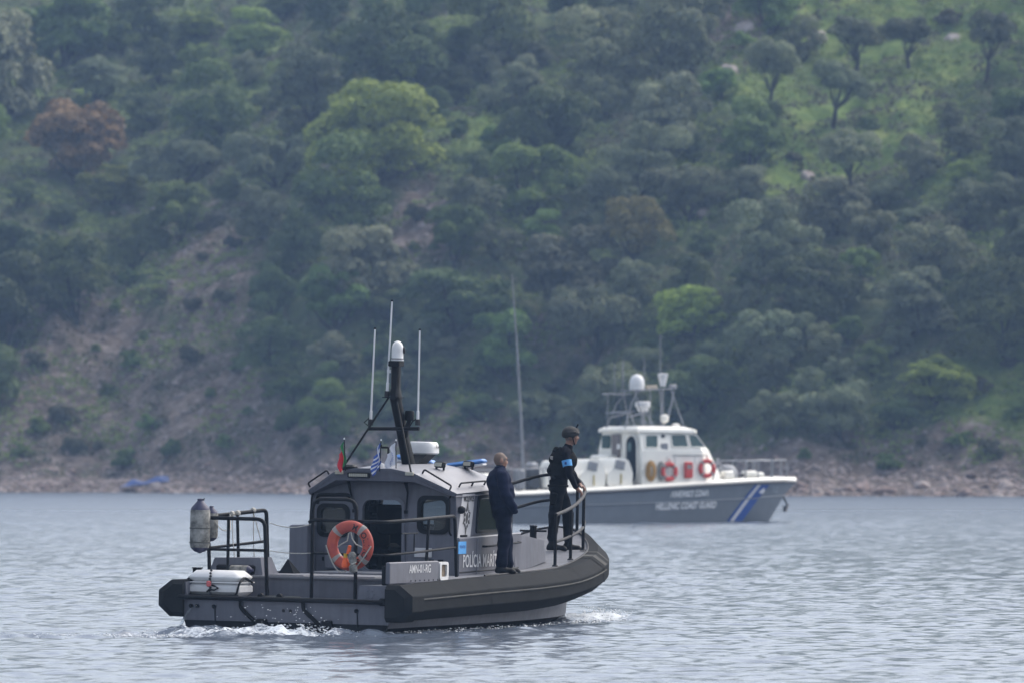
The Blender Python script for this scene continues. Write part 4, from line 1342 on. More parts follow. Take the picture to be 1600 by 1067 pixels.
def hand(wrist, d, up, side, curl, tagn, sc_=1.0):
    """Palm, four fingers of different length that bend, and a thumb at the side of the palm."""
    w, d, up = Vector(wrist), Vector(d).normalized(), Vector(up).normalized()
    lat = d.cross(up).normalized() * side
    T = lambda a, b, c: tuple(w + (d * a + lat * b + up * c) * sc_)
    pr = [C(T(.0, -.016, 0), T(.075, -.020, 0), .019, .016, tagn), C(T(.0, .012, 0), T(.075, .022, 0), .019, .015, tagn), C(T(.01, 0, 0), T(.08, 0, 0), .019, .016, tagn)]
    for i, (off, L) in enumerate(((-.031, .062), (-.010, .076), (.011, .072), (.031, .056))):
        a, prev, ang = T(.080, off, .002), Vector((.080, off, .002)), 0.0
        for seg, fr_ in enumerate((.46, .32, .24)):
            ang += curl * (.55, 1.0, .8)[seg]
            nxt = prev + Vector((cos(ang), 0, -sin(ang))) * L * 1.15 * fr_
            pr.append(C(T(*prev), T(*nxt), (.0105, .0098, .0090)[seg], (.0098, .0090, .0082)[seg], tagn))
            prev = nxt
    p0, p1, p2 = (.018, -.026, -.004), (.050, -.056, -.016), (.080, -.062, -.028)
    pr += [C(T(*p0), T(*p1), .014, .0115, tagn), C(T(*p1), T(*p2), .0115, .0095, tagn)]
    return pr
def boot(ankle, toe, t):
    a, b = Vector(ankle), Vector(toe)
    heel = a + (a - b).normalized() * .055
    heel.z = .038
    return [C(tuple(a + Vector((0, 0, .12))), ankle, .056, .053, t), C(tuple(heel), tuple((heel + b) / 2 + Vector((0, 0, .004))), .038, .042, t), C(tuple((a + heel) / 2), tuple(b), .048, .036, t), C(tuple(b), tuple(b + (b - a).normalized() * .035 - Vector((0, 0, .004))), .038, .032, t)]
# ---- bald man in a navy jacket leaning on the cabin
hd, HP = head(-.045, 1.715, radians(6), 1, radians(4))
pr = [El((-.06, 0, 1.39), (.185, .225, .20), 2), El((-.015, 0, 1.20), (.195, .215, .24), 2), El((.01, 0, 1.02), (.180, .205, .17), 2), El((.0, 0, .92), (.160, .190, .14), 3),
      C((-.06, -.10, 1.53), (-.075, -.20, 1.475), .075, .088, 2), C((-.06, .10, 1.53), (-.075, .20, 1.475), .075, .088, 2),
      C((-.05, 0, 1.50), (-.045, 0, 1.59), .105, .072, 2), C((-.045, 0, 1.58), (-.035, 0, 1.66), .060, .057, 0),
      # right arm, hand in the jacket pocket
      C((-.075, -.225, 1.465), (-.045, -.295, 1.20), .090, .080, 2), C((-.045, -.295, 1.20), (.10, -.245, 1.00), .080, .066, 2), C((.10, -.235, 1.0), (.145, -.19, .95), .055, .050, 2),
      C((-.075, .225, 1.465), (-.035, .29, 1.20), .078, .064, 2), C((-.035, .29, 1.20), (.12, .22, 1.00), .066, .055, 2), C((.12, .22, 1.0), (.155, .17, .96), .055, .050, 2),
      # legs
      C((.0, -.095, .93), (.01, -.115, .53), .128, .098, 3), C((.01, -.115, .53), (-.035, -.12, .16), .096, .088, 3),
      C((.0, .095, .93), (.10, .115, .53), .128, .098, 3), C((.10, .115, .53), (.13, .12, .16), .096, .088, 3)]
pr += boot((-.045, -.12, .09), (.125, -.145, .036), 4) + boot((.125, .12, .09), (.285, .15, .036), 4)
pr += hd
man1 = solid_obj('person', pr, [M_SKIN, M_STUB, M_NAVY, M_NAVYT, M_BOOTS], .0105, .028, (.020, [2, 3]))
man1.matrix_world = BW @ Matrix.Translation((4.80, -1.45, .842)) @ Matrix.Rotation(radians(-52), 4, 'Z')
tag(man1, 'bald person in navy jacket and trousers leaning against the cabin side', 'person', 'people on the grey boat')
mb = MB()
for s in (-1, 1):
    mb.tube([HP(.098, s * (.030 + .022 * cos(a)), .012 + .018 * sin(a)) for a in [2 * pi * k / 12 for k in range(12)]], .0028, 5, closed=True)
    mb.tube([HP(.098, s * .052, .014), HP(.06, s * .072, .012), HP(-.01, s * .084, .008)], .0028, 5)
mb.tube([HP(.104, -.008, .016), HP(.106, .008, .016)], .0028, 5)
gls = mb.build('glasses', M_STEEL, man1)
mb = MB()
cr = [Vector((-.048 + .078 * cos(a), .078 * sin(a), 1.585 + .02 * cos(a + pi))) for a in [2 * pi * k / 24 for k in range(24)]]
mb.loft([[p + Vector((0, 0, -.03)) for p in cr], [p * 1.0 + Vector((0, 0, .012)) for p in cr], [Vector((-.048, 0, p.z)) + (p - Vector((-.048, 0, p.z))) * 1.17 + Vector((0, 0, -.028)) for p in cr]])
mb.build('jacket_collar', M_NAVY, man1, smooth=60)
# ---- helmeted officer holding the bow railing
hd2, HP2 = head(.195, 1.775, radians(2), 1, radians(2))
pr = [El((.10, 0, 1.42), (.140, .195, .185), 2, Matrix.Rotation(radians(10), 3, 'Y')), El((.055, 0, 1.22), (.135, .170, .20), 2), El((.015, 0, 1.04), (.140, .175, .13), 3), El((.0, 0, .96), (.140, .175, .10), 3),
      C((.11, -.09, 1.555), (.115, -.19, 1.515), .070, .078, 2), C((.11, .09, 1.555), (.115, .19, 1.515), .070, .078, 2),
      C((.12, 0, 1.53), (.15, 0, 1.60), .09, .072, 2), C((.15, 0, 1.59), (.18, 0, 1.70), .058, .056, 0),
      C((.115, -.225, 1.50), (.165, -.275, 1.215), .070, .058, 2), C((.165, -.275, 1.215), (.275, -.235, 1.00), .057, .042, 2), C((.275, -.235, 1.00), (.29, -.23, .975), .034, .030, 0),
      C((.115, .225, 1.50), (.20, .27, 1.23), .070, .058, 2), C((.20, .27, 1.23), (.315, .20, 1.05), .057, .042, 2), C((.315, .20, 1.05), (.33, .195, 1.035), .034, .030, 0),
      C((.0, -.09, .95), (-.045, -.12, .52), .118, .090, 3), C((-.045, -.12, .52), (-.075, -.125, .20), .088, .074, 3),
      C((.02, .09, .95), (.17, .115, .56), .118, .088, 3), C((.17, .115, .56), (.175, .12, .20), .086, .074, 3),
      C((-.055, -.16, .84), (-.06, -.17, .70), .055, .05, 3)]
pr += boot((-.075, -.125, .10), (.10, -.145, .036), 4) + boot((.175, .12, .10), (.335, .145, .036), 4)
pr += hand((.293, -.228, .972), (.75, .06, -.66), (.66, 0, .75), 1, .62, 0) + hand((.332, .193, 1.033), (.8, -.08, -.58), (.58, 0, .8), -1, .62, 0)
pr += hd2
man2 = solid_obj('person', pr, [M_SKIN2, M_STUB, M_BLKC, M_BLKT, M_BOOTS], .0085, .022, (.017, [2, 3]))
man2.matrix_world = BW @ Matrix.Translation((9.36, -.54, 1.11)) @ Matrix.Rotation(radians(-68), 4, 'Z') @ Matrix.Scale(1.02, 4)
tag(man2, 'person in black helmet and tactical vest gripping the bow railing', 'person', 'people on the grey boat')
# vest
Rv = Matrix.Rotation(radians(10), 3, 'Y')
ve = [El((.085, 0, 1.41), (.215, .225, .18), 0, np.array(Rv)), El((.045, 0, 1.25), (.210, .215, .17), 0), C((.02, -.10, 1.56), (.19, -.10, 1.54), .034, .034, 0), C((.02, .10, 1.56), (.19, .10, 1.54), .034, .034, 0),
      C((-.09, -.08, 1.40), (-.09, .08, 1.40), .055, .055, 0), C((-.12, -.09, 1.24), (-.12, .09, 1.24), .055, .055, 0), C((-.03, 0, 1.56), (-.045, 0, 1.53), .05, .05, 0),
      C((.215, -.08, 1.20), (.215, .08, 1.20), .042, .042, 0), C((.235, -.06, 1.36), (.235, .06, 1.36), .035, .035, 0), C((-.07, -.12, 1.12), (-.075, .12, 1.12), .04, .04, 0),
      ('e', (.115, 0, 1.66), (.11, .085, .11), None, -1), ('c', (.115, -.235, 1.54), (.12, -.25, 1.42), .072, .066, -1), ('c', (.115, .235, 1.54), (.12, .25, 1.42), .072, .066, -1)]
vest = solid_obj('tactical_vest', ve, [M_VEST], .011, .016, (.008, [0]), parent=man2)
o = MB().tube([(-.118, .0, 1.39), (-.14, -.02, 1.42)], .008, 5).build('drag_handle', M_VEST, vest)
for (x, z) in ((-.065, 1.545), (-.03, 1.575), (.03, 1.585)):
    MB().box((x, -.10, z), (.05, .05, .04), bev=.012).build('vest_buckle', M_VEST, vest)
MB().box((-.10, -.12, 1.43), (.03, .06, .06), Euler((0, 0, radians(40))).to_matrix(), bev=.01).build('vest_patch', M_BAND, vest)
# helmet
he = [('e', HP2(-.012, 0, .035), (.138, .113, .117), np.array(Matrix.Rotation(radians(2), 3, 'Z')), 0), ('e', HP2(.095, 0, .048), (.035, .08, .018), None, 0),
      ('e', HP2(-.01, 0, -.015), (.112, .090, .110), None, -1), ('c', HP2(-.14, 0, -.105), HP2(.2, 0, -.055), .07, .07, -1), ('c', HP2(-.02, -.13, -.075), HP2(-.02, .13, -.075), .055, .055, -1), ('c', HP2(.10, -.1, -.035), HP2(.10, .1, -.035), .05, .05, -1),
      ('c', HP2(.06, -.1, .06), HP2(-.05, -.1, .05), .016, .016, 0), ('c', HP2(.06, .1, .06), HP2(-.05, .1, .05), .016, .016, 0), ('c', HP2(.09, 0, .11), HP2(.112, 0, .07), .022, .02, 0)]
helm = solid_obj('helmet', he, [M_HELM], .008, .010, parent=man2)
MB().box(HP2(.085, 0, .155), (.025, .03, .075), Euler((0, radians(28), 0)).to_matrix(), bev=.006).build('torch_mount', M_BLACK, helm, smooth=0)
MB().tube([HP2(.02, -.088, .0), HP2(.035, -.072, -.06), HP2(.062, -.02, -.132), HP2(.062, .02, -.132), HP2(.035, .072, -.06), HP2(.02, .088, .0)], .009, 6).build('chin_strap', M_BLACK, helm)
# armband round the right upper arm
a, b = Vector((.13, -.2425, 1.40)), Vector((.147, -.258, 1.305))
mb = MB().tube([a, a.lerp(b, .5), b], [.078, .077, .075], 20, caps=False)
arm = mb.build('armband', M_ARMB, man2)
MB().box((.115, -.330, 1.355), (.035, .012, .04), Euler((0, 0, radians(-20))).to_matrix(), bev=.005).build('armband_print', mat('navy_print', (.02, .05, .2), .7), arm)
MB().box((-.06, -.215, .80), (.10, .05, .20), Euler((0, radians(8), 0)).to_matrix(), bev=.02).build('holster', M_VEST, man2)
MB().tube([(.145 * cos(a) + .005, .182 * sin(a), 1.0) for a in [2 * pi * k / 24 for k in range(24)]], .022, 6, closed=True).build('belt', M_VEST, man2)

# ================================================================== white and grey coast guard boat
gb = thing('coast_guard_boat', 'white and blue-grey coast guard boat with diagonal blue stripe near the shore', 'boat', GW)
G_HULL = mat('blue_grey_hull_paint', (.185, .205, .23), .5, .1, 2.0)
G_WHITE = mat('cream_white_gelcoat', (.82, .80, .73), .4, .08, 2.0)
G_BLACK = mat('black_rubbing_strip', (.03, .032, .04), .6, .2, 5.0)
G_DARK = mat('dark_grey_gear', (.06, .065, .075), .6, .3, 6.0)
G_GREY = mat('mid_grey_plastic', (.25, .26, .28), .6, .2, 4.0)
G_STEEL = mat('galvanised_mast_tube', (.24, .25, .27), .5, .2, 6.0, metal=.2)
G_RED = mat('red_ring_vinyl', (.62, .06, .05), .55, .2, 6.0)
G_BLUE = mat('blue_stripe_paint', (.02, .075, .32), .5, .12, 6.0)
G_GLASS = mat('green_tinted_cabin_glass', (.022, .06, .058), .15, .2, 1.5)
def gz(x): return float(np.interp(x, [0, 4.5, 7, 9.8, 12.65, 15.5, 17, 18], [1.08, 1.16, 1.27, 1.39, 1.54, 1.66, 1.69, 1.66]))
def ghb(x): return 2.2 if x < 8 else 2.2 * max(0, 1 - ((x - 8) / 10.0) ** 2.4) ** .8
def gkn(x): return 2.08 if x < 7.5 else 2.08 * max(0, 1 - ((x - 7.5) / 9.95) ** 2.3) ** .85
def gwl(x): return 1.95 if x < 7 else 1.95 * max(0, 1 - ((x - 7) / 9.75) ** 2.2) ** .9
gxs = list(np.linspace(0, 14, 15)) + [14.6, 15.2, 15.8, 16.3, 16.7, 17.0, 17.3, 17.6, 17.85, 18.0]
mb = MB()
for s in (1, -1):
    ra, rb_, rc, rd = [], [], [], []
    for x in gxs:
        f = x / 18
        ra.append((x, s * ghb(x), gz(x) - .12))
        xk = min(x, 17.42); rb_.append((xk, s * gkn(xk), .62 + .42 * f ** 2))
        xw = min(x, 16.72); rc.append((xw, s * gwl(xw), -.02))
        rd.append((min(x, 16.2), 0, -.6))
    mb.loft([ra, rb_, rc, rd], closed_ring=False)
mb.add([(0, 2.2, .98), (0, -2.2, .98), (0, -1.95, -.02), (0, 1.95, -.02)], [(0, 1, 2, 3)])
ghull = mb.build('hull', G_HULL, gb, smooth=30)
for s in (1, -1):
    MB().tube([(x, s * (ghb(x) + .01), gz(x) - .12) for x in gxs], .055, 6).build('rubbing_strip', G_BLACK, ghull)
    MB().tube([(min(x, 17.42), s * (gkn(min(x, 17.42)) + .005), .62 + .42 * (x / 18) ** 2) for x in gxs], .035, 5).build('spray_rail', G_HULL, ghull)
mb = MB()
for s in (1, -1):
    mb.loft([[(x, s * (ghb(x) + .015), gz(x) - .10) for x in gxs], [(x, s * max(0, ghb(x) + .03), gz(x) - .02) for x in gxs], [(x, s * max(0, ghb(x) - .12), gz(x) + .07) for x in gxs], [(x, 0, gz(x) + .09) for x in gxs]], closed_ring=False)
gdeck = mb.build('deck', G_WHITE, gb, smooth=30)
def hull_pt(x, z, lift=.0):
    k = .62 + .42 * (x / 18) ** 2
    top = gz(x) - .12
    if z > k:
        f = (z - k) / (top - k)
        y = gkn(x) + (ghb(x) - gkn(x)) * f
    else:
        f = (z + .02) / (k + .02)
        y = gwl(x) + (gkn(x) - gwl(x)) * f
    return Vector((x, -(y + lift), z))
def hull_strip(x0t, x1t, x0b, x1b, material, nm, n=8, z1=1.46):
    rws = []
    for i in range(n + 1):
        f = i / n
        z = .04 + (z1 - .04) * f
        rws.append([hull_pt(x0b + (x0t - x0b) * f + (x1b + (x1t - x1b) * f - x0b - (x0t - x0b) * f) * j / 3, z, .022) for j in range(4)])
    return MB().loft(rws, closed_ring=False).build(nm, material, ghull, smooth=0, fix=False)
hull_strip(15.55, 15.75, 14.42, 14.64, M_PRINTW, 'white_stripe')
hull_strip(15.75, 16.25, 14.64, 15.12, G_BLUE, 'blue_stripe')
hull_strip(15.40, 15.55, 14.27, 14.42, G_BLUE, 'blue_stripe')
def hull_text(s_, x0, x1, z0, h, m_, rise=.03):
    vs, fs = text_geo(s_, .03)
    a, b = min(v.x for v in vs), max(v.x for v in vs)
    c, d = min(v.y for v in vs), max(v.y for v in vs)
    mb = MB()
    mb.add([hull_pt(x0 + (v.x - a) / (b - a) * (x1 - x0), z0 + rise * (v.x - a) / (b - a) + (v.y - c) / (d - c) * h, .045) for v in vs], fs)
    mb.build('lettering', m_, ghull, smooth=0, fix=False)
M_GTXT = mat('bright_white_lettering', (.85, .85, .86), .5)
hull_text('ΛΙΜΕΝΙΚΟ ΣΩΜΑ', 11.2, 13.05, .98, .25, M_GTXT, .05)
hull_text('HELLENIC COAST GUARD', 10.6, 13.55, .50, .27, M_GTXT, .06)
hull_text('ΛΣ', 16.45, 16.85, 1.16, .22, mat('faded_lettering', (.33, .37, .42), .6), 0)
# crest on the blue stripe
MB().lathe([(.14, 0), (.14, .01)], 16, hull_pt(15.85, 1.25, .02), (-.1, -1, .12)).build('crest', M_PRINTW, ghull)
# wheelhouse
wh = bpy.data.objects.new('wheelhouse', None)
COL.objects.link(wh); wh.parent = gb
DZ = 1.55
prof_lo = lambda s: [(10.1, s * 1.78, DZ - .1), (14.0, s * 1.5, DZ), ]
mb = MB()
base = [(10.1, 1.78, 1.45), (10.1, -1.78, 1.45), (13.0, -1.70, 1.5), (14.15, -1.0, 1.55), (14.15, 1.0, 1.55), (13.0, 1.70, 1.5)]
mid = [(10.1, 1.72, 2.78), (10.1, -1.72, 2.78), (12.85, -1.60, 2.78), (13.55, -.9, 2.78), (13.55, .9, 2.78), (12.85, 1.60, 2.78)]
topr = [(10.15, 1.50, 3.50), (10.15, -1.50, 3.50), (12.40, -1.42, 3.50), (12.85, -.8, 3.50), (12.85, .8, 3.50), (12.40, 1.42, 3.50)]
mb.loft([base, mid, topr], caps=True)
mb.build('wheelhouse_wall', G_WHITE, wh, smooth=0)
mb = MB()
rf0 = [(10.02, 1.60, 3.50), (10.02, -1.60, 3.50), (12.55, -1.55, 3.47), (13.05, -.85, 3.47), (13.05, .85, 3.47), (12.55, 1.55, 3.47)]
rf1 = [(10.0, 1.57, 3.62), (10.0, -1.57, 3.62), (12.55, -1.53, 3.60), (13.0, -.85, 3.60), (13.0, .85, 3.60), (12.55, 1.53, 3.60)]
rf2 = [(10.2, 1.25, 3.74), (10.2, -1.25, 3.74), (12.2, -1.2, 3.72), (12.5, -.7, 3.72), (12.5, .7, 3.72), (12.2, 1.2, 3.72)]
mb.loft([rf0, rf1, rf2], caps=True)
groof = mb.build('wheelhouse_roof', G_WHITE, wh, smooth=30)
def wpt(x, z, lift=.03):
    y = np.interp(z, [1.45, 2.78, 3.5], [1.78, 1.72, 1.50]) - (x - 10.1) * .042
    return Vector((x, -(y + lift), z))
def gwin(pts, fpar=wh):
    mb = MB()
    q = rpoly(pts, .07)
    vs = [wpt(a, b, .02) for a, b in q]
    mb.add(vs, [tuple(range(len(vs)))])
    o = mb.build('window', G_GLASS, fpar, smooth=0)
    MB().tube([wpt(a, b, .02) for a, b in q], .025, 5, closed=True).build('window_frame', G_WHITE, o)
    return o
gwin([(10.36, 3.39), (10.28, 2.90), (10.84, 2.90), (10.93, 3.39)])
gwin([(11.50, 3.41), (11.50, 2.92), (12.24, 2.92), (12.20, 3.41)])
gwin([(12.30, 3.41), (12.34, 2.92), (13.02, 2.92), (12.66, 3.41)])
for y0, y1 in ((-.85, -.3), (-.25, .25), (.3, .85)):
    q = [(13.50, y0, 2.86), (13.50, y1, 2.86), (12.93, y1 * .9, 3.42), (12.93, y0 * .9, 3.42)]
    MB().add([(x + .03, y, z + .02) for x, y, z in q], [(0, 1, 2, 3)]).build('window', G_GLASS, wh, smooth=0)
# rear wall: window, curtain and doorway
mb = MB().add([(10.085, y, z) for y, z in rrect(.75, 1.45, 2.88, 3.38, .06)], [tuple(range(24))])
mb.build('window', G_GLASS, wh, smooth=0)
MB().box((10.06, .25, 2.55), (.06, .62, 1.75), bev=.02).build('curtain', mat('taupe_curtain', (.17, .15, .15), .9, .25, 4), wh)
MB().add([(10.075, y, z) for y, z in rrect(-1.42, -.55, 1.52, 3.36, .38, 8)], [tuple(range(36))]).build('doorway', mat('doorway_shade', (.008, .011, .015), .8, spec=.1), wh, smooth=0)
MB().tube([(10.06, y, z) for y, z in rrect(-1.44, -.53, 1.50, 3.38, .40, 8)], .035, 6, closed=True).build('door_frame', G_WHITE, wh)
dr = MB().add([(10.05, y, z) for y, z in rrect(-1.15, -.60, 1.55, 3.30, .25, 6)], [tuple(range(28))]).build('door', mat('shade_black_door', (.006, .012, .016), .7, spec=.1), wh, smooth=0)  # door darkened to carry the shade of the open doorway
MB().add([(10.04, y, z) for y, z in rrect(-1.0, -.72, 2.75, 3.12, .13, 6)], [tuple(range(28))]).build('door_window', mat('pale_green_glass', (.10, .16, .16), .1), dr, smooth=0)
MB().box((10.03, -.02, 2.95), (.03, .24, .2)).build('notice', M_WHITE, wh, smooth=0)
MB().box((9.85, .85, 2.25), (.5, 1.35, .75), bev=.06).build('rear_console', G_WHITE, wh)
MB().tube([wpt(11.5, 2.62, .02), wpt(13.1, 2.60, .02)], .02, 6).build('side_handrail', G_STEEL, wh)
for x in (11.25, 11.6, 12.5):
    MB().tube([wpt(x, 1.6, .0), wpt(x, 2.55, .0)], .012, 5).build('panel_seam', G_GREY, wh)
MB().box(wpt(11.15, 2.95, .02), (.30, .03, .24)).build('registration_plate', G_GREY, wh, smooth=0)
MB().lathe([(.07, 0), (.07, .08)], 12, wpt(11.15, 3.35, .0), (0, -1, 0)).build('deck_lamp', G_DARK, wh)
# things on its cabin side
def small_ring(label, x, z):
    r = thing('life_ring', label, 'life ring', GW @ Matrix.Translation(wpt(x, z, .10)) @ Matrix.Rotation(radians(-90), 4, 'Z'), 'life rings on the coast guard boat')
    MB().loft(torus(0, 2 * pi, 40, .285, .09)).build('ring_body', G_RED, r)
    for a in (45, 135, 225, 315):
        MB().loft(torus(radians(a - 9), radians(a + 9), 4, .285, .094)).build('reflective_band', M_BAND, r)
    MB().tube([(.02, 0, .38), (.0, .0, .48)], .03, 6).build('ring_hanger', G_RED, r)
small_ring('red life ring beside the doorway on the coast guard boat cabin', 11.28, 1.98)
small_ring('red life ring farthest forward on the coast guard boat cabin', 13.0, 2.10)
hb_ = thing('extinguisher_box', 'red box hung between two life rings on the coast guard boat', 'box', GW @ Matrix.Translation(wpt(12.15, 2.04, .10)))
MB().box((0, 0, 0), (.32, .16, .62), bev=.03).build('box_body', G_RED, hb_)
MB().box((0, -.085, .12), (.2, .01, .16)).build('box_label', M_BAND, hb_, smooth=0)
hs = thing('coiled_hose', 'yellow coiled hose hung aft on the coast guard boat cabin', 'hose', GW @ Matrix.Translation(wpt(10.45, 2.0, .10)))
for k, (rx, rz) in enumerate(((.20, .38), (.16, .34), (.12, .29), (.08, .24))):
    MB().tube([(rx * cos(a), -.02 * k, rz * sin(a)) for a in [2 * pi * i / 24 for i in range(24)]], .032, 6, closed=True).build('hose_turn', mat('ochre_hose', (.38, .21, .05), .6, .2, 10), hs)
hs2 = thing('coiled_rope', 'grey rope coil hanging next to the yellow hose', 'rope', GW @ Matrix.Translation(wpt(10.92, 2.0, .08)))
for k, (rx, rz) in enumerate(((.14, .36), (.11, .31), (.08, .26))):
    MB().tube([(rx * cos(a), -.02 * k, rz * sin(a)) for a in [2 * pi * i / 20 for i in range(20)]], .028, 6, closed=True).build('rope_turn', mat('grey_rope', (.28, .28, .26), .9, .3, 10), hs2)
# moulded seats aft of the wheelhouse
for i, (x, y) in enumerate(((6.7, -.95), (7.95, -.95), (9.15, -.95))):
    z0 = gz(x) + .08
    mb = MB()
    pr_ = [(-.55, 0), (.55, 0), (.58, .5), (.40, .98), (.15, 1.08), (-.15, 1.05), (-.30, .62), (-.52, .5)]
    q = rpoly(pr_, .12)
    mb.panel(q, [], lambda u, v, w, x=x, y=y, z0=z0: (x + u, y + w, z0 + v), 1.5)
    so = mb.build('moulded_seat', G_WHITE, gb, smooth=40)
    MB().box((x + .0, y - .77, z0 + .80), (.42, .04, .34), Euler((0, radians(12), 0)).to_matrix(), bev=.015).build('seat_pad', G_GREY, so, smooth=0)
    MB().box((x + .05, y - .77, z0 + .26), (.06, .04, .4), bev=.015).build('seat_strap', mat('faded_yellow_webbing', (.45, .36, .12), .7, .2, 10), so, smooth=0)
# gear on the aft deck
for (x, y, sx, sy, sz, m_) in ((5.55, -1.2, .5, .6, .9, G_DARK), (4.95, -1.35, .40, .4, .85, G_GREY), (5.9, -.6, .4, .5, 1.05, G_GREY), (4.4, -.9, .5, .6, 1.0, G_DARK), (6.02, -1.5, .26, .3, .85, G_WHITE), (3.6, -1.2, .7, .7, .7, G_WHITE), (2.4, .2, 1.2, 1.6, .7, G_WHITE)):
    MB().box((x, y, gz(x) + .08 + sz / 2), (sx, sy, sz), bev=.10).build('deck_locker', m_, gb)
MB().tube(bend([(1.0, -2.0, 1.1), (1.0, -2.0, 2.0), (5.9, -2.05, 2.1), (5.9, -2.05, 1.2)], .2), .03, 6).build('aft_handrail', G_STEEL, gb)
for x in (2.2, 3.4, 4.6):
    MB().tube([(x, -2.03, gz(x)), (x, -2.03, 2.05)], .025, 6).build('handrail_post', G_STEEL, gb)
# tall whip aerial standing on the aft deck
wa = MB().tube([(5.86, 0, 1.2), (5.80, 0, 3.0), (5.60, 0, 6.4), (5.36, 0, 9.55)], [.075, .06, .045, .02], 8).build('whip_aerial', G_STEEL, gb)
MB().box((5.86, 0, 1.5), (.3, .3, .5), bev=.05).build('aerial_base', G_WHITE, wa)
# mast frame on the wheelhouse roof
gm = bpy.data.objects.new('mast_frame', None)
COL.objects.link(gm); gm.parent = gb
def gt_(pts, r=.027, nm='mast_tube'):
    return MB().tube(pts, r, 6).build(nm, G_STEEL, gm)
for y in (.75, -.75):
    gt_([(9.9, y, 3.66), (10.25, y * .8, 4.55), (10.65, y * .6, 5.15)])
    gt_([(10.9, y, 3.70), (10.65, y * .7, 4.5), (10.5, y * .6, 5.1)])
    gt_([(12.55, y, 3.66), (12.25, y * .8, 4.6), (12.1, y * .6, 5.2)])
    gt_([(11.2, y, 3.70), (10.85, y * .8, 4.35)])
    gt_([(10.0, y * .9, 4.05), (11.0, y * .8, 4.30)])
    gt_([(10.6, y * .6, 5.12), (12.15, y * .6, 5.18)])
for x, z in ((9.95, 4.25), (10.6, 5.12), (11.4, 5.15), (12.1, 5.18), (10.25, 4.3)):
    gt_([(x, -.9, z), (x, .9, z)])
gt_([(9.3, 0, 4.98), (10.6, 0, 4.98)], .03)
o = MB().lathe([(.24, 0), (.29, .06), (.30, .22), (.28, .40), (.22, .55), (.10, .63), (.02, .65)], 24, (10.85, 0, 5.10)).build('satellite_dome', M_WHITE, gm)
MB().lathe([(.10, -.06), (.12, .01)], 12, (10.85, 0, 5.10)).build('dome_foot', G_GREY, o)
o = MB().lathe([(.14, 0), (.22, .04), (.24, .16), (.30, .20), (.30, .36), (.25, .40), (.02, .41)], 24, (11.05, -.1, 4.30)).build('radar_dome', M_WHITE, gm)
gt_([(11.05, -.1, 3.72), (11.05, -.1, 4.32)], .08, 'dome_post')
o = MB().lathe([(.10, 0), (.12, .1), (.20, .45), (.21, .50), (.02, .52)], 18, (12.0, 0, 5.28)).build('navigation_lamp', M_WHITE, gm)
for (x, y, z0, z1, r) in ((11.95, .1, 5.7, 7.3, .02), (11.4, .4, 5.15, 6.4, .02), (10.45, .4, 5.1, 6.3, .025), (9.75, -.2, 4.9, 6.1, .016), (11.75, -.3, 3.7, 5.1, .03), (11.55, .2, 3.7, 5.15, .03), (11.95, -.1, 3.7, 5.2, .035), (9.55, 0, 3.7, 4.98, .02)):
    gt_([(x, y, z0), (x, y, z1)], r, 'aerial')
gt_([(12.35, -.2, 5.10), (12.3, -.2, 4.7), (12.15, -.2, 4.2), (11.95, -.2, 4.0)], .04, 'cable_duct')
MB().lathe([(.05, 0), (.17, .08), (.18, .28), (.08, .34)], 14, (11.9, -.3, 3.85)).build('search_light', G_WHITE, gm)
MB().box((12.45, 0, 5.28), (.30, .16, .18), bev=.04).build('loudhailer', G_GREY, gm)
MB().lathe([(.14, 0), (.16, .04), (.14, .12), (.03, .15)], 14, (12.3, -.5, 3.70)).build('roof_lamp', G_WHITE, gm)
MB().box((11.4, -.2, 5.25), (.36, .3, .14), bev=.03).build('mast_head_box', mat('buff_plastic', (.42, .36, .28), .6), gm)
# foredeck
MB().lathe([(.42, 0), (.44, .18), (.38, .36), (.24, .48), (.05, .53)], 20, (14.75, -.2, 1.72)).build('covered_dome', G_GREY, gb)
for (c, s_) in (((14.35, -.95, 1.84), (.42, .4, .34)), ((15.65, -.4, 1.88), (.55, .4, .26)), ((16.1, -.3, 1.84), (.4, .4, .2))):
    MB().box(c, s_, bev=.06).build('deck_box', G_WHITE, gb)
MB().tube([(15.1, -.35, 1.78), (15.4, -.38, 1.84), (15.6, -.4, 1.80)], .07, 8).build('anchor_windlass', G_DARK, gb)
for s in (-1, 1):
    for (a, b, c) in ((15.0, 16.45, .02), (16.5, 17.45, .0)):
        pts = [(a, s * (ghb(a) - .18), gz(a) + .05), (a + .05, s * (ghb(a) - .2), 2.42 - c), (b, s * max(.12, ghb(b) - .2), 2.42 - c), (b, s * max(.1, ghb(b) - .18), gz(b) + .05)]
        MB().tube(bend(pts, .12), .030, 6).build('bow_rail', G_STEEL, gb)
    MB().tube([(15.7, s * (ghb(15.7) - .2), gz(15.7)), (15.7, s * (ghb(15.7) - .2), 2.42)], .024, 6).build('bow_rail_post', G_STEEL, gb)
mb = MB().tube([(17.35, -.12, .98), (17.5, -.14, .72), (17.45, -.16, .50)], .045, 8)
mb.tube([(17.2, -.42, .62), (17.35, -.2, .44), (17.5, -.05, .44), (17.75, .15, .66)], [.03, .06, .06, .03], 8)
mb.build('anchor', G_DARK, gb)
MB().tube(bend([(13.3, -1.62, 1.62), (13.6, -1.50, 2.35), (14.1, -1.35, 2.05)], .1), .03, 6).build('side_rail', G_STEEL, gb)
MB().tube([(14.3, -.1, 1.7), (14.4, -.1, 2.5)], .05, 8).build('vent_pipe', G_GREY, gb)

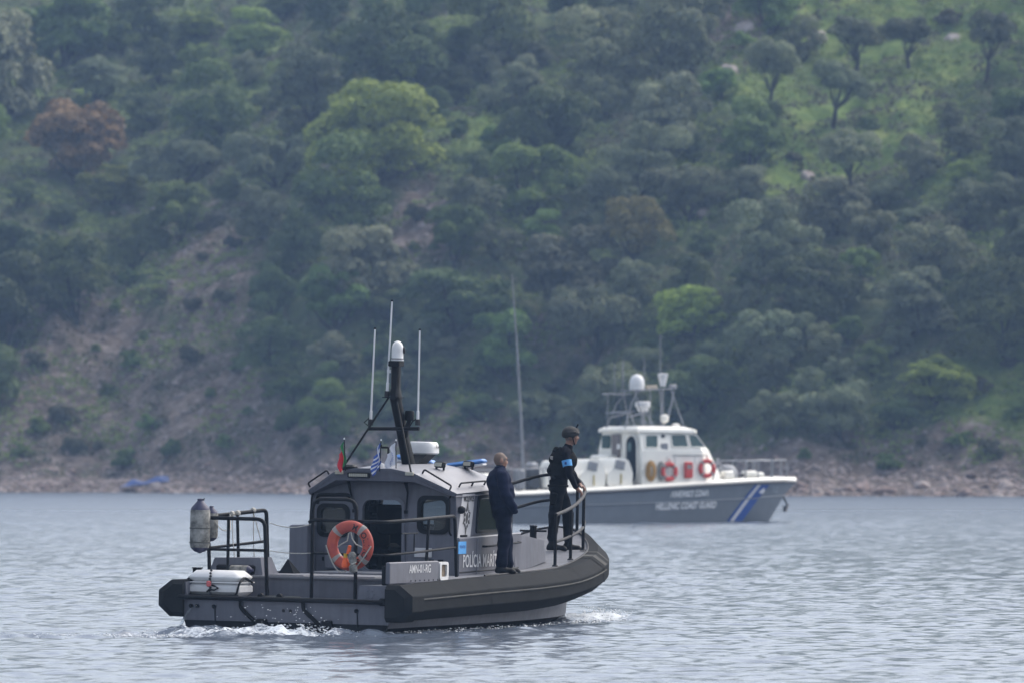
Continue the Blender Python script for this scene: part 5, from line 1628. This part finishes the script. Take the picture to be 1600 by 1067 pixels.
# ================================================================== trees and shrubs
def leaf_mat(name, dark, light, tr=0.25):
    m = bpy.data.materials.new(name)
    m.use_nodes = True
    n, l = m.node_tree.nodes, m.node_tree.links
    b = n['Principled BSDF']
    b.inputs['Roughness'].default_value = 0.7
    b.inputs['Specular IOR Level'].default_value = 0.25
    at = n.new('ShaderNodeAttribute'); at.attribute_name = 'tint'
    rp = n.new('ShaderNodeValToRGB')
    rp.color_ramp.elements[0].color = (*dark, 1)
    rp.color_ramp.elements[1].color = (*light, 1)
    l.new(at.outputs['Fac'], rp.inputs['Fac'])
    oi = n.new('ShaderNodeObjectInfo')
    hs = n.new('ShaderNodeHueSaturation')
    mr = n.new('ShaderNodeMapRange'); mr.inputs['To Min'].default_value = .62; mr.inputs['To Max'].default_value = 1.4
    mh = n.new('ShaderNodeMapRange'); mh.inputs['To Min'].default_value = .478; mh.inputs['To Max'].default_value = .518
    mu = n.new('ShaderNodeMath'); mu.operation = 'MULTIPLY'; mu.inputs[1].default_value = 7.31
    fr_ = n.new('ShaderNodeMath'); fr_.operation = 'FRACT'
    l.new(oi.outputs['Random'], mr.inputs['Value'])
    l.new(oi.outputs['Random'], mu.inputs[0]); l.new(mu.outputs[0], fr_.inputs[0]); l.new(fr_.outputs[0], mh.inputs['Value'])
    l.new(mr.outputs[0], hs.inputs['Value']); l.new(mh.outputs[0], hs.inputs['Hue'])
    l.new(rp.outputs['Color'], hs.inputs['Color'])
    l.new(hs.outputs[0], b.inputs['Base Color'])
    t = n.new('ShaderNodeBsdfTranslucent')
    l.new(hs.outputs[0], t.inputs['Color'])
    mx = n.new('ShaderNodeMixShader'); mx.inputs[0].default_value = tr
    l.new(b.outputs[0], mx.inputs[1]); l.new(t.outputs[0], mx.inputs[2])
    l.new(mx.outputs[0], n['Material Output'].inputs['Surface'])
    return m
LEAF = {
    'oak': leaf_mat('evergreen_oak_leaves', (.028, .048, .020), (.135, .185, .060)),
    'olive': leaf_mat('olive_leaves', (.046, .062, .036), (.225, .262, .140)),
    'bright': leaf_mat('spring_green_leaves', (.080, .120, .022), (.37, .45, .085)),
    'green': leaf_mat('mid_green_leaves', (.040, .076, .020), (.185, .27, .065)),
    'rust': leaf_mat('rust_brown_leaves', (.075, .055, .028), (.32, .205, .095)),
    'ochre': leaf_mat('ochre_leaves', (.080, .074, .022), (.34, .31, .10)),
    'pale': leaf_mat('pale_sage_leaves', (.050, .062, .040), (.24, .265, .155)),
    'scrub': leaf_mat('dry_scrub_leaves', (.040, .045, .024), (.115, .115, .070)),
}
M_BARK = mat('bark', (.030, .025, .022), .95, .4, 3.0, .4, 8)

def leaf_mesh(name, P, N, size, tint, material, rs):
    """One small folded quad per leaf tuft at P, facing roughly N."""
    n = len(P)
    N = N + rs.normal(0, .55, (n, 3))
    N /= np.linalg.norm(N, axis=1)[:, None]
    a = np.cross(N, rs.normal(size=(n, 3)))
    a /= np.linalg.norm(a, axis=1)[:, None]
    b = np.cross(N, a)
    s = size[:, None] * (0.7 + .6 * rs.rand(n, 1))
    w = .55 + .3 * rs.rand(n, 1)
    V = np.stack([P - a * s, P - b * s * w + N * s * .18, P + a * s, P + b * s * w + N * s * .18], 1).reshape(-1, 3).astype(np.float32)
    me = bpy.data.meshes.new(name)
    me.vertices.add(4 * n); me.vertices.foreach_set('co', V.ravel())
    me.loops.add(4 * n); me.loops.foreach_set('vertex_index', np.arange(4 * n, dtype=np.int32))
    me.polygons.add(n); me.polygons.foreach_set('loop_start', np.arange(0, 4 * n, 4, dtype=np.int32))
    at = me.attributes.new('tint', 'FLOAT', 'POINT')
    at.data.foreach_set('value', np.repeat(np.clip(tint, 0, 1), 4).astype(np.float32))
    me.materials.append(material)
    me.update(calc_edges=True)
    return me

def tree_proto(kind, seed, nl=17, leaves=3600, flat=.78, airy=.35, W=6.0, trunk_h=1.6, leafsize=.15, low=-.92):
    """Crown about W wide on a forked trunk: lobes of leaf tufts with gaps between them."""
    rs = np.random.RandomState(seed)
    H = W * flat
    zc = trunk_h + H * (.5 if low > -.9 else .36)
    lob = []
    tries = 0
    while len(lob) < nl and tries < 4000:
        tries += 1
        d = rs.normal(size=3); d /= np.linalg.norm(d)
        r = rs.rand() ** .4 * .70
        c = np.array([d[0] * W / 2 * r, d[1] * W / 2 * r, zc + d[2] * H / 2 * r])
        if d[2] < low: continue
        R_ = W * (.075 + .15 * rs.rand() ** 1.3)
        if all(np.linalg.norm(c - q[0]) > .62 * (R_ + q[1]) * (.95 if airy > .3 else .8) for q in lob):
            lob.append((c, R_, rs.rand()))
    P, N, T_ = [], [], []
    vol = sum(q[1] ** 2 for q in lob)
    for c, R_, tn in lob:
        m = int(leaves * R_ ** 2 / vol)
        d = rs.normal(size=(m, 3)); d /= np.linalg.norm(d, axis=1)[:, None]
        d[:, 2] = np.where(d[:, 2] < -.35, -d[:, 2] * .8, d[:, 2])
        d /= np.linalg.norm(d, axis=1)[:, None]
        # sub-clumps on the lobe give a broken, lumpy outline
        k = rs.normal(size=(9, 3)); k /= np.linalg.norm(k, axis=1)[:, None]
        bump = np.max(d @ k.T, axis=1)
        r = R_ * (.62 + .46 * bump ** 2 + airy * .30 * (rs.rand(m) - .5)) * (1 - .25 * rs.rand(m) ** 3)
        p = c + d * r[:, None] * np.array([1.08, 1.08, .86])
        keep = rs.rand(m) > airy * .35 * (bump < .72)
        P.append(p[keep]); N.append((d + np.array([0, 0, .25]))[keep])
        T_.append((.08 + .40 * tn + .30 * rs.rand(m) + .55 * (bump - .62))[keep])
    P, N, T_ = np.concatenate(P), np.concatenate(N), np.concatenate(T_)
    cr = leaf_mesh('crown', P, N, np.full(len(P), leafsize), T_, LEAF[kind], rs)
    mb = MB()
    lean = rs.normal(0, .15, 2)
    fork = Vector((lean[0], lean[1], trunk_h * .95))
    mb.tube([(0, 0, -1.2), (0, 0, 0), tuple(fork * .55 + Vector((rs.normal(0, .06), rs.normal(0, .06), 0))), tuple(fork)], [.30 * W / 6, .25 * W / 6, .19 * W / 6, .16 * W / 6], 7)
    for c, R_, tn in (lob[:9] if low > -.9 else lob[:5]):
        e = Vector(c)
        q = fork.lerp(e, .5) + Vector((rs.normal(0, .2), rs.normal(0, .2), -.15))
        mb.tube([tuple(fork - Vector((0, 0, .15))), tuple(q), tuple(e)], [.10 * W / 6, .065 * W / 6, .025 * W / 6], 5)
    o = mb.build('trunk', M_BARK, None)
    tr_me = o.data
    bpy.data.objects.remove(o)
    return cr, tr_me, W, zc

PROTO = {
    'oak': [tree_proto('oak', s, nl=n_, leaves=8500, flat=f_, airy=.14, trunk_h=.25, leafsize=.115) for s, n_, f_ in ((1, 16, .85), (2, 24, 1.05), (3, 13, .75), (4, 20, 1.2), (5, 28, .95))],
    'olive': [tree_proto('olive', s, nl=n_, leaves=7500, flat=f_, airy=.34, trunk_h=.5, leafsize=.11) for s, n_, f_ in ((11, 14, .80), (12, 20, .95), (13, 11, .70), (14, 24, 1.1), (18, 17, .9))],
    'meadow': [tree_proto('olive', s, nl=15, leaves=7000, flat=.66, airy=.34, trunk_h=1.9, low=-.5, leafsize=.11) for s in (15, 16, 17)],
    'bright': [tree_proto('bright', s, nl=34, leaves=12000, flat=.9, airy=.34, trunk_h=.3, leafsize=.10) for s in (21, 22, 23)],
    'green': [tree_proto('green', s, nl=n_, leaves=8500, flat=f_, airy=.25, trunk_h=.3, leafsize=.115) for s, n_, f_ in ((31, 18, .85), (32, 26, 1.05), (33, 14, .75), (34, 22, 1.2))],
    'rust': [tree_proto('rust', 41, nl=30, leaves=9000, flat=.8, airy=.5, trunk_h=.5, leafsize=.11)],
    'ochre': [tree_proto('ochre', 51, nl=24, leaves=8000, flat=.9, airy=.4, trunk_h=.4, leafsize=.11)],
    'scrub': [tree_proto('scrub', s, nl=12, leaves=1800, flat=.62, airy=.45, W=6.0, trunk_h=.1, leafsize=.24) for s in (61, 62, 63)],
    'shrub': [tree_proto('green', s, nl=13, leaves=1800, flat=.66, airy=.35, W=6.0, trunk_h=.1, leafsize=.24) for s in (71, 72, 73)],
    'pale': [tree_proto('pale', s, nl=n_, leaves=7000, flat=.85, airy=.4, trunk_h=.3, leafsize=.12) for s, n_ in ((81, 15), (82, 22))],
}
rt = random.Random(77)
SEEN = []        # (px, py, kind name, label) of every placed tree, used to word the labels
def plant(kind, px, py, wpx, label=None, group=None, hpx=None, nm=None, cat='tree', var=None):
    """px, py: where the crown's middle shows in the photograph; wpx: how wide the crown shows."""
    pl = PROTO[kind]
    cr, tr, W, zc = pl[rt.randrange(len(pl)) if var is None else var]
    s = wpx * 480 / FPX / W
    for _ in range(3):
        x, y, z = hill_at(px, py + zc * s * FPX / 480 * .92)
        s = wpx * y / FPX / W
    sz = s if hpx is None else hpx * y / FPX / (W * .78)
    root = thing(nm or {'oak': 'oak_tree', 'olive': 'olive_tree', 'meadow': 'olive_tree'}.get(kind, 'tree'), label, cat, None, group)
    root.location = (x, y, z - .15)
    root.rotation_euler = (rt.uniform(-.16, .16), rt.uniform(-.16, .16), rt.uniform(0, 6.28))
    root.scale = (s * rt.uniform(.85, 1.18), s * rt.uniform(.85, 1.18), sz)
    link('crown', cr, root)
    link('trunk', tr, root)
    return root

LMW = []
LM = []          # landmark trees: (px, py, phrase)
def mark(kind, px, py, w, label, phrase, hpx=None, var=None):
    o = plant(kind, px, py, w, label, 'trees on the hillside', hpx, var=var)
    LM.append((px, py, phrase)); LMW.append(w)
mark('rust', 118, 205, 205, 'rust-brown leafed tree among dark oaks on the upper slope', 'rust-brown tree', 150)
mark('bright', 175, 275, 120, 'light green tree directly below the rust-brown tree', 'light green tree under the rust-brown one', 70)
mark('bright', 592, 205, 235, 'largest yellow-green spreading tree on the middle of the hillside', 'largest yellow-green tree', 180, 0)
mark('green', 545, 300, 170, 'mid green tree nestled under the largest yellow-green tree', 'tree under the largest yellow-green one', 130)
mark('green', 525, 478, 115, 'green tree with pale yellow blossom above the mast aerials', 'blossoming tree above the aerials', 110)
mark('ochre', 990, 365, 125, 'ochre-brown round tree above the coast guard boat', 'ochre-brown tree', 110)
mark('bright', 1085, 488, 128, 'yellow-green tree behind the coast guard boat mast', 'yellow-green tree behind the mast', 95)
mark('bright', 1465, 575, 165, 'low bright green tree above the rocky shore at the right', 'low bright green tree', 80, 1)
mark('meadow', 1335, 52, 115, 'olive tree with bare forked trunk on the top right meadow', 'forked olive on the top meadow', 85)
mark('meadow', 1422, 48, 105, 'olive tree with leaning trunk in the middle of the top right meadow', 'middle olive of the top meadow', 75)
mark('meadow', 1542, 62, 105, 'dense olive tree farthest right on the top meadow', 'rightmost olive of the top meadow', 95)
mark('meadow', 1302, 128, 115, 'olive tree on the grassy terrace below the top meadow', 'olive on the grassy terrace', 85)
mark('meadow', 1200, 112, 105, 'slim-trunked olive beside the grassy gap near the top', 'slim-trunked olive', 95)
mark('meadow', 1335, 235, 120, 'olive tree with visible trunk beside the pale boulder clearing', 'olive by the boulder clearing', 85)
mark('bright', 310, 22, 85, 'yellowish green tree at the top edge, left of centre', 'yellowish tree at the top edge', 45)
mark('green', 395, 35, 115, 'rounded fresh green tree at the top edge', 'rounded tree at the top edge', 65)
mark('bright', 1505, 265, 70, 'small pale green tree on the right slope under olives', 'small pale tree on the right slope', 45)
# the rest of the wood: planted row by row down the slope with gaps where the photograph shows open ground
OPEN = [(140, 600, 130, 105), (60, 690, 130, 60), (310, 640, 130, 115), (345, 430, 60, 110), (655, 345, 40, 60), (480, 715, 420, 40), (690, 690, 150, 45), (1450, 20, 230, 55), (1350, 195, 130, 48), (1480, 120, 90, 40),
        (1255, 262, 75, 40), (1570, 640, 80, 100), (725, 190, 40, 45), (1160, 60, 50, 40), (1300, 735, 400, 28), (1480, 700, 110, 50), (240, 500, 60, 70), (895, 565, 40, 30), (1210, 710, 420, 25)]
taken = [(m[0], m[1] + w_ * .12, w_ * 1.15) for m, w_ in zip(LM, LMW)]
pend = []
def kind_for(x, y):
    g = rt.random()
    if 430 < x < 560 and 330 < y < 560 or (x < 110 and y > 330):
        return 'oak' if g < .8 else 'green'
    if 780 < x < 960 and 370 < y < 640:
        return 'pale' if g < .45 else ('olive' if g < .75 else 'green')
    if x < 480:
        return 'oak' if g < .50 else ('green' if g < .78 else ('olive' if g < .92 else 'pale'))
    if x < 900:
        return 'oak' if g < .34 else ('olive' if g < .62 else ('green' if g < .88 else 'pale'))
    return 'olive' if g < .52 else ('oak' if g < .68 else ('green' if g < .88 else 'pale'))
for size_lo, size_hi, tries in ((150, 205, 220), (95, 150, 1700), (55, 95, 4500)):
    for _ in range(tries):
        x, y = rt.uniform(-50, 1650), rt.uniform(-10, 700)
        w = rt.uniform(size_lo, size_hi) * (1.0 if y < 520 else .8)
        if x > 1080 and y < 330: w = min(w, 125)
        if any(((x - cx) / (rx + w * .15)) ** 2 + ((y - cy) / (ry + w * .15)) ** 2 < 1 for cx, cy, rx, ry in OPEN): continue
        if any(((x - a) / (.37 * (w + r_))) ** 2 + ((y - b) / (.25 * (w + r_))) ** 2 < 1 for a, b, r_ in taken): continue
        if len(pend) >= 275: break
        taken.append((x, y, w))
        pend.append((x, y, kind_for(x, y), w))
WORD = {'oak': 'dark evergreen oak', 'olive': 'grey-green olive tree', 'green': 'mid green tree', 'pale': 'pale sage-green tree'}
# label: kind, side of the nearest landmark tree and rank by distance from it
infos = []
for i, (x, y, kind, w) in enumerate(pend):
    d = [((x - a) ** 2 + (y - b) ** 2, k_) for k_, (a, b, _) in enumerate(LM)]
    k_ = min(d)[1]
    a, b, ph = LM[k_]
    dx, dy = x - a, y - b
    side = ('right of' if dx > 0 else 'left of') if abs(dx) > abs(dy) else ('below' if dy > 0 else 'above')
    infos.append((kind, k_, side, min(d)[0]))
ORD = ['', 'second ', 'third ', 'fourth ', 'fifth ', 'sixth ', 'seventh ', 'eighth ', 'ninth ', 'tenth ', 'eleventh ', 'twelfth ', 'thirteenth ', 'fourteenth ', 'fifteenth ', 'sixteenth ', 'seventeenth ', 'eighteenth ', 'nineteenth ', 'twentieth '] + ['%s%s ' % (a, b) for a in ('twenty-', 'thirty-', 'forty-') for b in ('first', 'second', 'third', 'fourth', 'fifth', 'sixth', 'seventh', 'eighth', 'ninth', 'last')]
def nth_left(store, key):
    store[key] = store.get(key, 0) + 1
    k = store[key] - 1
    return 'leftmost' if k == 0 else ORD[k].strip()
COUNT = {}
for i, (x, y, kind, w) in enumerate(pend):
    kd, k_, side, dist = infos[i]
    rank = sum(1 for q in infos if q[0] == kd and q[1] == k_ and q[2] == side and q[3] < dist)
    lab = '%s%s %s the %s' % ((ORD[rank] + 'nearest ') if rank else 'nearest ', WORD[kind], side, LM[k_][2])
    plant(kind, x, y, w, lab, 'trees on the hillside', hpx=w * rt.uniform(.62, .98))
# low shrubs on the bare slopes and along the foot of the hill
shr = [(60, 560), (100, 645), (140, 540), (175, 610), (210, 560), (230, 660), (255, 600), (280, 700), (300, 555), (330, 610), (350, 690), (375, 560), (395, 640), (420, 600), (60, 665), (30, 705), (110, 700), (160, 690), (200, 715),
       (440, 660), (470, 690), (500, 640), (530, 690), (560, 705), (600, 690), (640, 660), (680, 700), (720, 660), (750, 700), (320, 400), (350, 460), (370, 380), (330, 350), (300, 470), (260, 460), (230, 520), (660, 330), (640, 380),
       (180, 470), (200, 430), (1260, 700), (1330, 690), (1390, 720), (1440, 690), (1500, 680), (1550, 700), (1585, 650), (1540, 600), (1580, 560), (1250, 250), (1290, 280), (1350, 190), (1160, 60), (1480, 30), (720, 200), (900, 570), (860, 600), (420, 520), (450, 560), (480, 600)]
SH = sorted(shr)
for i, (x, y) in enumerate(SH):
    kind = 'scrub' if rt.random() < .45 else 'shrub'
    zone_ = 'bare reddish slope at lower left' if x < 520 and y > 420 else ('earth gap under the hillside trees' if x < 700 and y <= 420 else ('foot of the hill behind the boats' if x < 1000 and y > 600 else ('bank above the right-hand shore rocks' if y > 500 else 'grassy clearing on the upper slope')))
    plant(kind, x + rt.uniform(-8, 8), y + rt.uniform(-6, 6), rt.uniform(26, 58), (lambda k_: '%s %s%s on the %s' % (nth_left(COUNT, (k_, zone_)), k_, '' if COUNT[(k_, zone_)] == 1 else ' from the left', zone_))('dry pale shrub' if kind == 'scrub' else 'small green shrub'), 'shrubs on the ' + zone_, nm='shrub', cat='shrub')
# undergrowth between the trees
rs = np.random.RandomState(9)
n0 = 42000
ux = rs.uniform(-46, 46, n0)
us = rs.uniform(4, 100, n0) ** 1.0
uy = shore_y(ux) + us / .8
uz = hill_z(ux, uy)
upx, upy = to_px(ux, uy, uz)
dens = vnoise(ux / 3.0, uy / 3.5, 55)
bare = np.zeros(n0)
for cx, cy, rx, ry, w in EARTH:
    bare = np.maximum(bare, w * np.clip(1.5 - np.sqrt(((upx - cx) / rx) ** 2 + ((upy - cy) / ry) ** 2), 0, 1))
keep = (dens > .20 + .10 * bare) & (upy > -60) & (us > 7)
ux, uy, uz, dens = ux[keep], uy[keep], uz[keep], dens[keep]
rep = 5
P = np.repeat(np.stack([ux, uy, uz], 1), rep, 0) + rs.normal(0, 1, (len(ux) * rep, 3)) * np.array([.32, .32, .10]) + np.array([0, 0, .18])
N = np.tile(np.array([0, -.5, .8]), (len(P), 1))
for nm_, lf, sel in (('undergrowth', 'scrub', dens < .55), ('ground_cover', 'green', dens >= .55)):
    sl_ = np.repeat(sel, rep)
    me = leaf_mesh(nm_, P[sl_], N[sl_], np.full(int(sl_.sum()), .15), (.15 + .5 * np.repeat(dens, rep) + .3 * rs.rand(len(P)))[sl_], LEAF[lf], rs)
    tag(link(nm_, me), ('low dry scrub between the hillside trees' if lf == 'scrub' else 'low green ground cover between the hillside trees'), 'undergrowth', kind='stuff')

# ================================================================== rocky shore
def rock_mesh(seed, sub=2):
    import bmesh
    rs = np.random.RandomState(seed)
    bm = bmesh.new()
    bmesh.ops.create_icosphere(bm, subdivisions=sub, radius=1.0)
    pl = rs.normal(size=(9, 3)); pl /= np.linalg.norm(pl, axis=1)[:, None]
    dd = .55 + .35 * rs.rand(9)
    for v in bm.verts:
        p = np.array(v.co)
        for q, d in zip(pl, dd):
            e = p @ q - d
            if e > 0: p = p - q * e * .9
        p *= 1 + .06 * rs.normal()
        v.co = p * np.array([1.1, .95, .75])
    me = bpy.data.meshes.new('boulder')
    bm.to_mesh(me); bm.free()
    return me
M_ROCK = mat('reddish_shore_rock', (.30, .225, .195), .95, .4, 1.5, .5, 6, color2=(.13, .095, .084), objvar=.30)
M_ROCKP = mat('pale_shore_rock', (.46, .40, .37), .95, .3, 1.5, .5, 6, color2=(.26, .21, .19), objvar=.2)
ROCKS = []
for s in range(8):
    me = rock_mesh(100 + s)
    me.materials.append(M_ROCK if s < 6 else M_ROCKP)
    ROCKS.append(me)
rk = random.Random(5)
for i in range(230):
    x = -37 + 74 * i / 229 + rk.uniform(-.5, .5)
    if -34 + 7 < x < -34 + 10.5 and rk.random() < .5: continue
    s_ = rk.uniform(-.3, 3.6) if rk.random() < .75 else rk.uniform(3.5, 8)
    y = float(shore_y(x)) + s_ / .8
    big = (.36 if x < 5 else .46) * (1.0 if s_ < 3.6 else .8)
    r = big * (.45 + .75 * rk.random() ** 1.6)
    k = rk.randrange(8)
    o = link('boulder', ROCKS[k])
    o.location = (x, y, float(hill_z(x, y)) + r * .15)
    o.rotation_euler = (rk.uniform(-.4, .4), rk.uniform(-.4, .4), rk.uniform(0, 6.28))
    o.scale = (r * rk.uniform(.9, 1.5), r, r * rk.uniform(.7, 1.1))
    px_ = 800 + FPX * x / y
    where = 'left of the grey patrol boat' if px_ < 480 else ('behind the grey patrol boat' if px_ < 930 else ('behind the coast guard boat' if px_ < 1245 else 'right of the coast guard boat'))
    tone = 'pale' if k >= 6 else 'reddish'
    size_ = 'large' if r > big * .8 else ('mid-sized' if r > big * .6 else 'small')
    kk_ = '%s %s boulder' % (size_, tone)
    tag(o, '%s %s%s on the shore %s' % (nth_left(COUNT, (kk_, where)), kk_, '' if COUNT[(kk_, where)] == 1 else ' from the left', where), 'boulder', '%s %s boulders %s' % (size_, tone, where))
# pale boulders and outcrops showing between the trees
for (px_, py_, wpx_, lab_) in ((1262, 274, 30, 'pale pinkish boulder in the grassy clearing right of centre'), (1100, 332, 26, 'small pinkish outcrop right of the ochre-brown tree'), (905, 22, 34, 'buff boulder near the top edge right of centre'),
                               (1163, 42, 40, 'grey-pink outcrop on the meadow near the top edge'), (1280, 55, 36, 'pinkish boulder at the left end of the top meadow'), (1490, 60, 34, 'stony outcrop between the two rightmost meadow olives'),
                               (1140, 108, 34, 'flat buff boulder below the outcrop near the top edge'), (1378, 378, 22, 'upright reddish stone among the olives on the right slope'), (810, 300, 40, 'pinkish outcrop above the tall whip aerial'),
                               (345, 190, 24, 'pale stone beside the dark oaks on the upper left slope'), (1270, 458, 30, 'pinkish outcrop above the low bright green tree')):
    x, y, z = hill_at(px_, py_ + wpx_ * .25)
    r = wpx_ * y / FPX / 2
    o = link('boulder', ROCKS[6 + rk.randrange(2)])
    o.location = (x, y - r * .3, z + r * .2)
    o.rotation_euler = (rk.uniform(-.4, .4), rk.uniform(-.4, .4), rk.uniform(0, 6.28))
    o.scale = (r * 1.1, r, r * .95)
    tag(o, lab_, 'boulder', 'boulders on the hillside')
# loose stones too small and many to count
rs = np.random.RandomState(3)
n0 = 5200
sx = rs.uniform(-40, 40, n0)
ss = rs.uniform(-1.0, 7.0, n0)
sy = shore_y(sx) + ss / .8
szz = hill_z(sx, sy)
base_v = np.array([(1, 0, 0), (-1, 0, 0), (0, 1, 0), (0, -1, 0), (0, 0, 1), (0, 0, -1)], float)
base_f = np.array([(0, 2, 4), (2, 1, 4), (1, 3, 4), (3, 0, 4), (2, 0, 5), (1, 2, 5), (3, 1, 5), (0, 3, 5)])
rad_ = .06 + .16 * rs.rand(n0) ** 2
V = base_v[None] * (rad_[:, None, None] * (.7 + .6 * rs.rand(n0, 6, 1))) * np.array([1.3, 1.0, .7]) + np.stack([sx, sy, szz + .04], 1)[:, None, :]
F = base_f[None] + 6 * np.arange(n0)[:, None, None]
me = bpy.data.meshes.new('shore_gravel')
me.from_pydata(V.reshape(-1, 3).tolist(), [], F.reshape(-1, 3).tolist())
me.materials.append(mat('shore_stones', (.42, .35, .32), .95, .5, .8, color2=(.20, .155, .14)))
tag(link('shore_gravel', me), 'loose reddish stones along the waterline', 'gravel', kind='stuff')
n0 = 16000
sx = rs.uniform(-40, 40, n0); ss = rs.uniform(5, 60, n0); sy = shore_y(sx) + ss / .8; szz = hill_z(sx, sy)
qx, qy = to_px(sx, sy, szz)
br = np.zeros(n0)
for cx, cy, rx, ry, w in EARTH:
    br = np.maximum(br, w * np.clip(1.4 - np.sqrt(((qx - cx) / rx) ** 2 + ((qy - cy) / ry) ** 2), 0, 1))
kp = rs.rand(n0) < br
sx, sy, szz = sx[kp], sy[kp], szz[kp]; n0 = len(sx)
rad_ = .05 + .26 * rs.rand(n0) ** 3
V = base_v[None] * (rad_[:, None, None] * (.6 + .8 * rs.rand(n0, 6, 1))) * np.array([1.2, 1.0, .9]) + np.stack([sx, sy, szz], 1)[:, None, :]
F = base_f[None] + 6 * np.arange(n0)[:, None, None]
me = bpy.data.meshes.new('scree')
me.from_pydata(V.reshape(-1, 3).tolist(), [], F.reshape(-1, 3).tolist())
me.materials.append(mat('scree_stones', (.30, .26, .245), .95, .5, .5, color2=(.13, .105, .095)))
tag(link('scree', me), 'loose stones on the bare slopes of the hillside', 'scree', kind='stuff')
# blue tarpaulin on the shore
tx0, ty0, tz0 = hill_at(228, 757)
tp = MB()
rs = np.random.RandomState(8)
nu, nv = 26, 10
for i in range(nv + 1):
    for j in range(nu + 1):
        u, v = j / nu * 2 - 1, i / nv * 2 - 1
        hgt = .62 * (.42 * math.exp(-((u + .45) / .28) ** 2) + .62 * math.exp(-((u - .62) / .35) ** 2) + .22) * (1 - v * v) ** .7 * (1 - abs(u) ** 5) + .05 * sin(9 * u + 3 * v) * (1 - v * v)
        tp.v.append((tx0 + u * 1.75 + .12 * sin(5 * v + u), ty0 + v * .75 + u * .3, tz0 - .15 + hgt + (u + 1) * .22))
for i in range(nv):
    for j in range(nu):
        a = i * (nu + 1) + j
        tp.f.append((a, a + 1, a + nu + 2, a + nu + 1)); tp.mi.append(0)
tarp = tp.build('tarpaulin', mat('blue_tarpaulin', (.03, .075, .26), .6, .3, 2.0, .2, 5), smooth=60, fix=False)
tag(tarp, 'crumpled blue tarpaulin lying on the stony shore', 'tarpaulin')

# ================================================================== foam and spray of the grey boat
M_FOAM = mat('white_foam', (.78, .80, .82), .8, .15, 20)
rs = np.random.RandomState(21)
def blobs(C_, R_):
    V = base_v[None] * (R_[:, None, None] * (.6 + .8 * rs.rand(len(C_), 6, 1))) * np.array([1.5, 1.5, .8]) + C_[:, None, :]
    F = base_f[None] + 6 * np.arange(len(C_))[:, None, None]
    return V.reshape(-1, 3), F.reshape(-1, 3)
Rb = np.array(BW.to_3x3()); Ob = np.array(BW.translation)
loc = []
n = 1500     # along the transom
yv = rs.uniform(-1.75, 1.75, n)
amp = .35 + .65 * np.exp(-((yv + .25) / .75) ** 2)
loc.append((np.stack([-.06 - rs.exponential(.30, n), yv, rs.rand(n) ** 3 * .16 * amp + .0], 1), .005 + .015 * rs.rand(n) ** 2))
n = 90      # thrown droplets
loc.append((np.stack([-.05 - .5 * rs.rand(n), rs.normal(-.15, .35, n), .06 + .36 * rs.rand(n) ** 2], 1), .004 + .005 * rs.rand(n)))
n = 500     # bow wash
a = rs.rand(n)
loc.append((np.stack([9.9 + .9 * a + rs.normal(0, .18, n), -.75 - .75 * rs.rand(n) + .25 * a, rs.rand(n) ** 2.4 * .26 * (1 - .5 * a)], 1), .004 + .010 * rs.rand(n) ** 2))
n = 700      # along the starboard side
a = rs.uniform(0, 9.5, n)
loc.append((np.stack([a, -1.62 - .35 * rs.rand(n) ** 2, .01 + .06 * rs.rand(n) ** 2], 1), .006 + .014 * rs.rand(n) ** 2))
Pw = np.concatenate([(q[0] @ Rb.T) + Ob for q in loc]); Rw = np.concatenate([q[1] for q in loc])
n = 1000     # the trail of the turn, off to the left
xw = -4.6 - rs.exponential(2.2, n)
yw = 98.6 - .008 * (xw + 5) ** 2 + rs.normal(0, .33, n)
Pw = np.concatenate([Pw, np.stack([xw, yw, .0 + .03 * rs.rand(n) ** 2], 1)]); Rw = np.concatenate([Rw, .004 + .009 * rs.rand(n) ** 2])
V, F = blobs(Pw, Rw)
me = bpy.data.meshes.new('foam')
me.from_pydata(V.tolist(), [], F.tolist())
me.polygons.foreach_set('use_smooth', [True] * len(F))
me.materials.append(M_FOAM)
tag(link('foam', me), 'white wash and droplets round the grey patrol boat', 'foam', kind='stuff')
# cooling water running out of the transom
mb = MB()
pts = []
for k in range(12):
    t = k / 11
    pts.append((-.04 - .16 * t, 1.40 + .22 * t, .37 - .36 * t * t - .02 * t))
mb.tube(pts, [.012 + .012 * k / 11 for k in range(12)], 7)
jet = mb.build('discharge_water', glass_mat('thin_water', (.85, .88, .9)))
jet.matrix_world = BW
tag(jet, 'thin stream of cooling water falling from the patrol boat transom', 'water stream', kind='stuff')
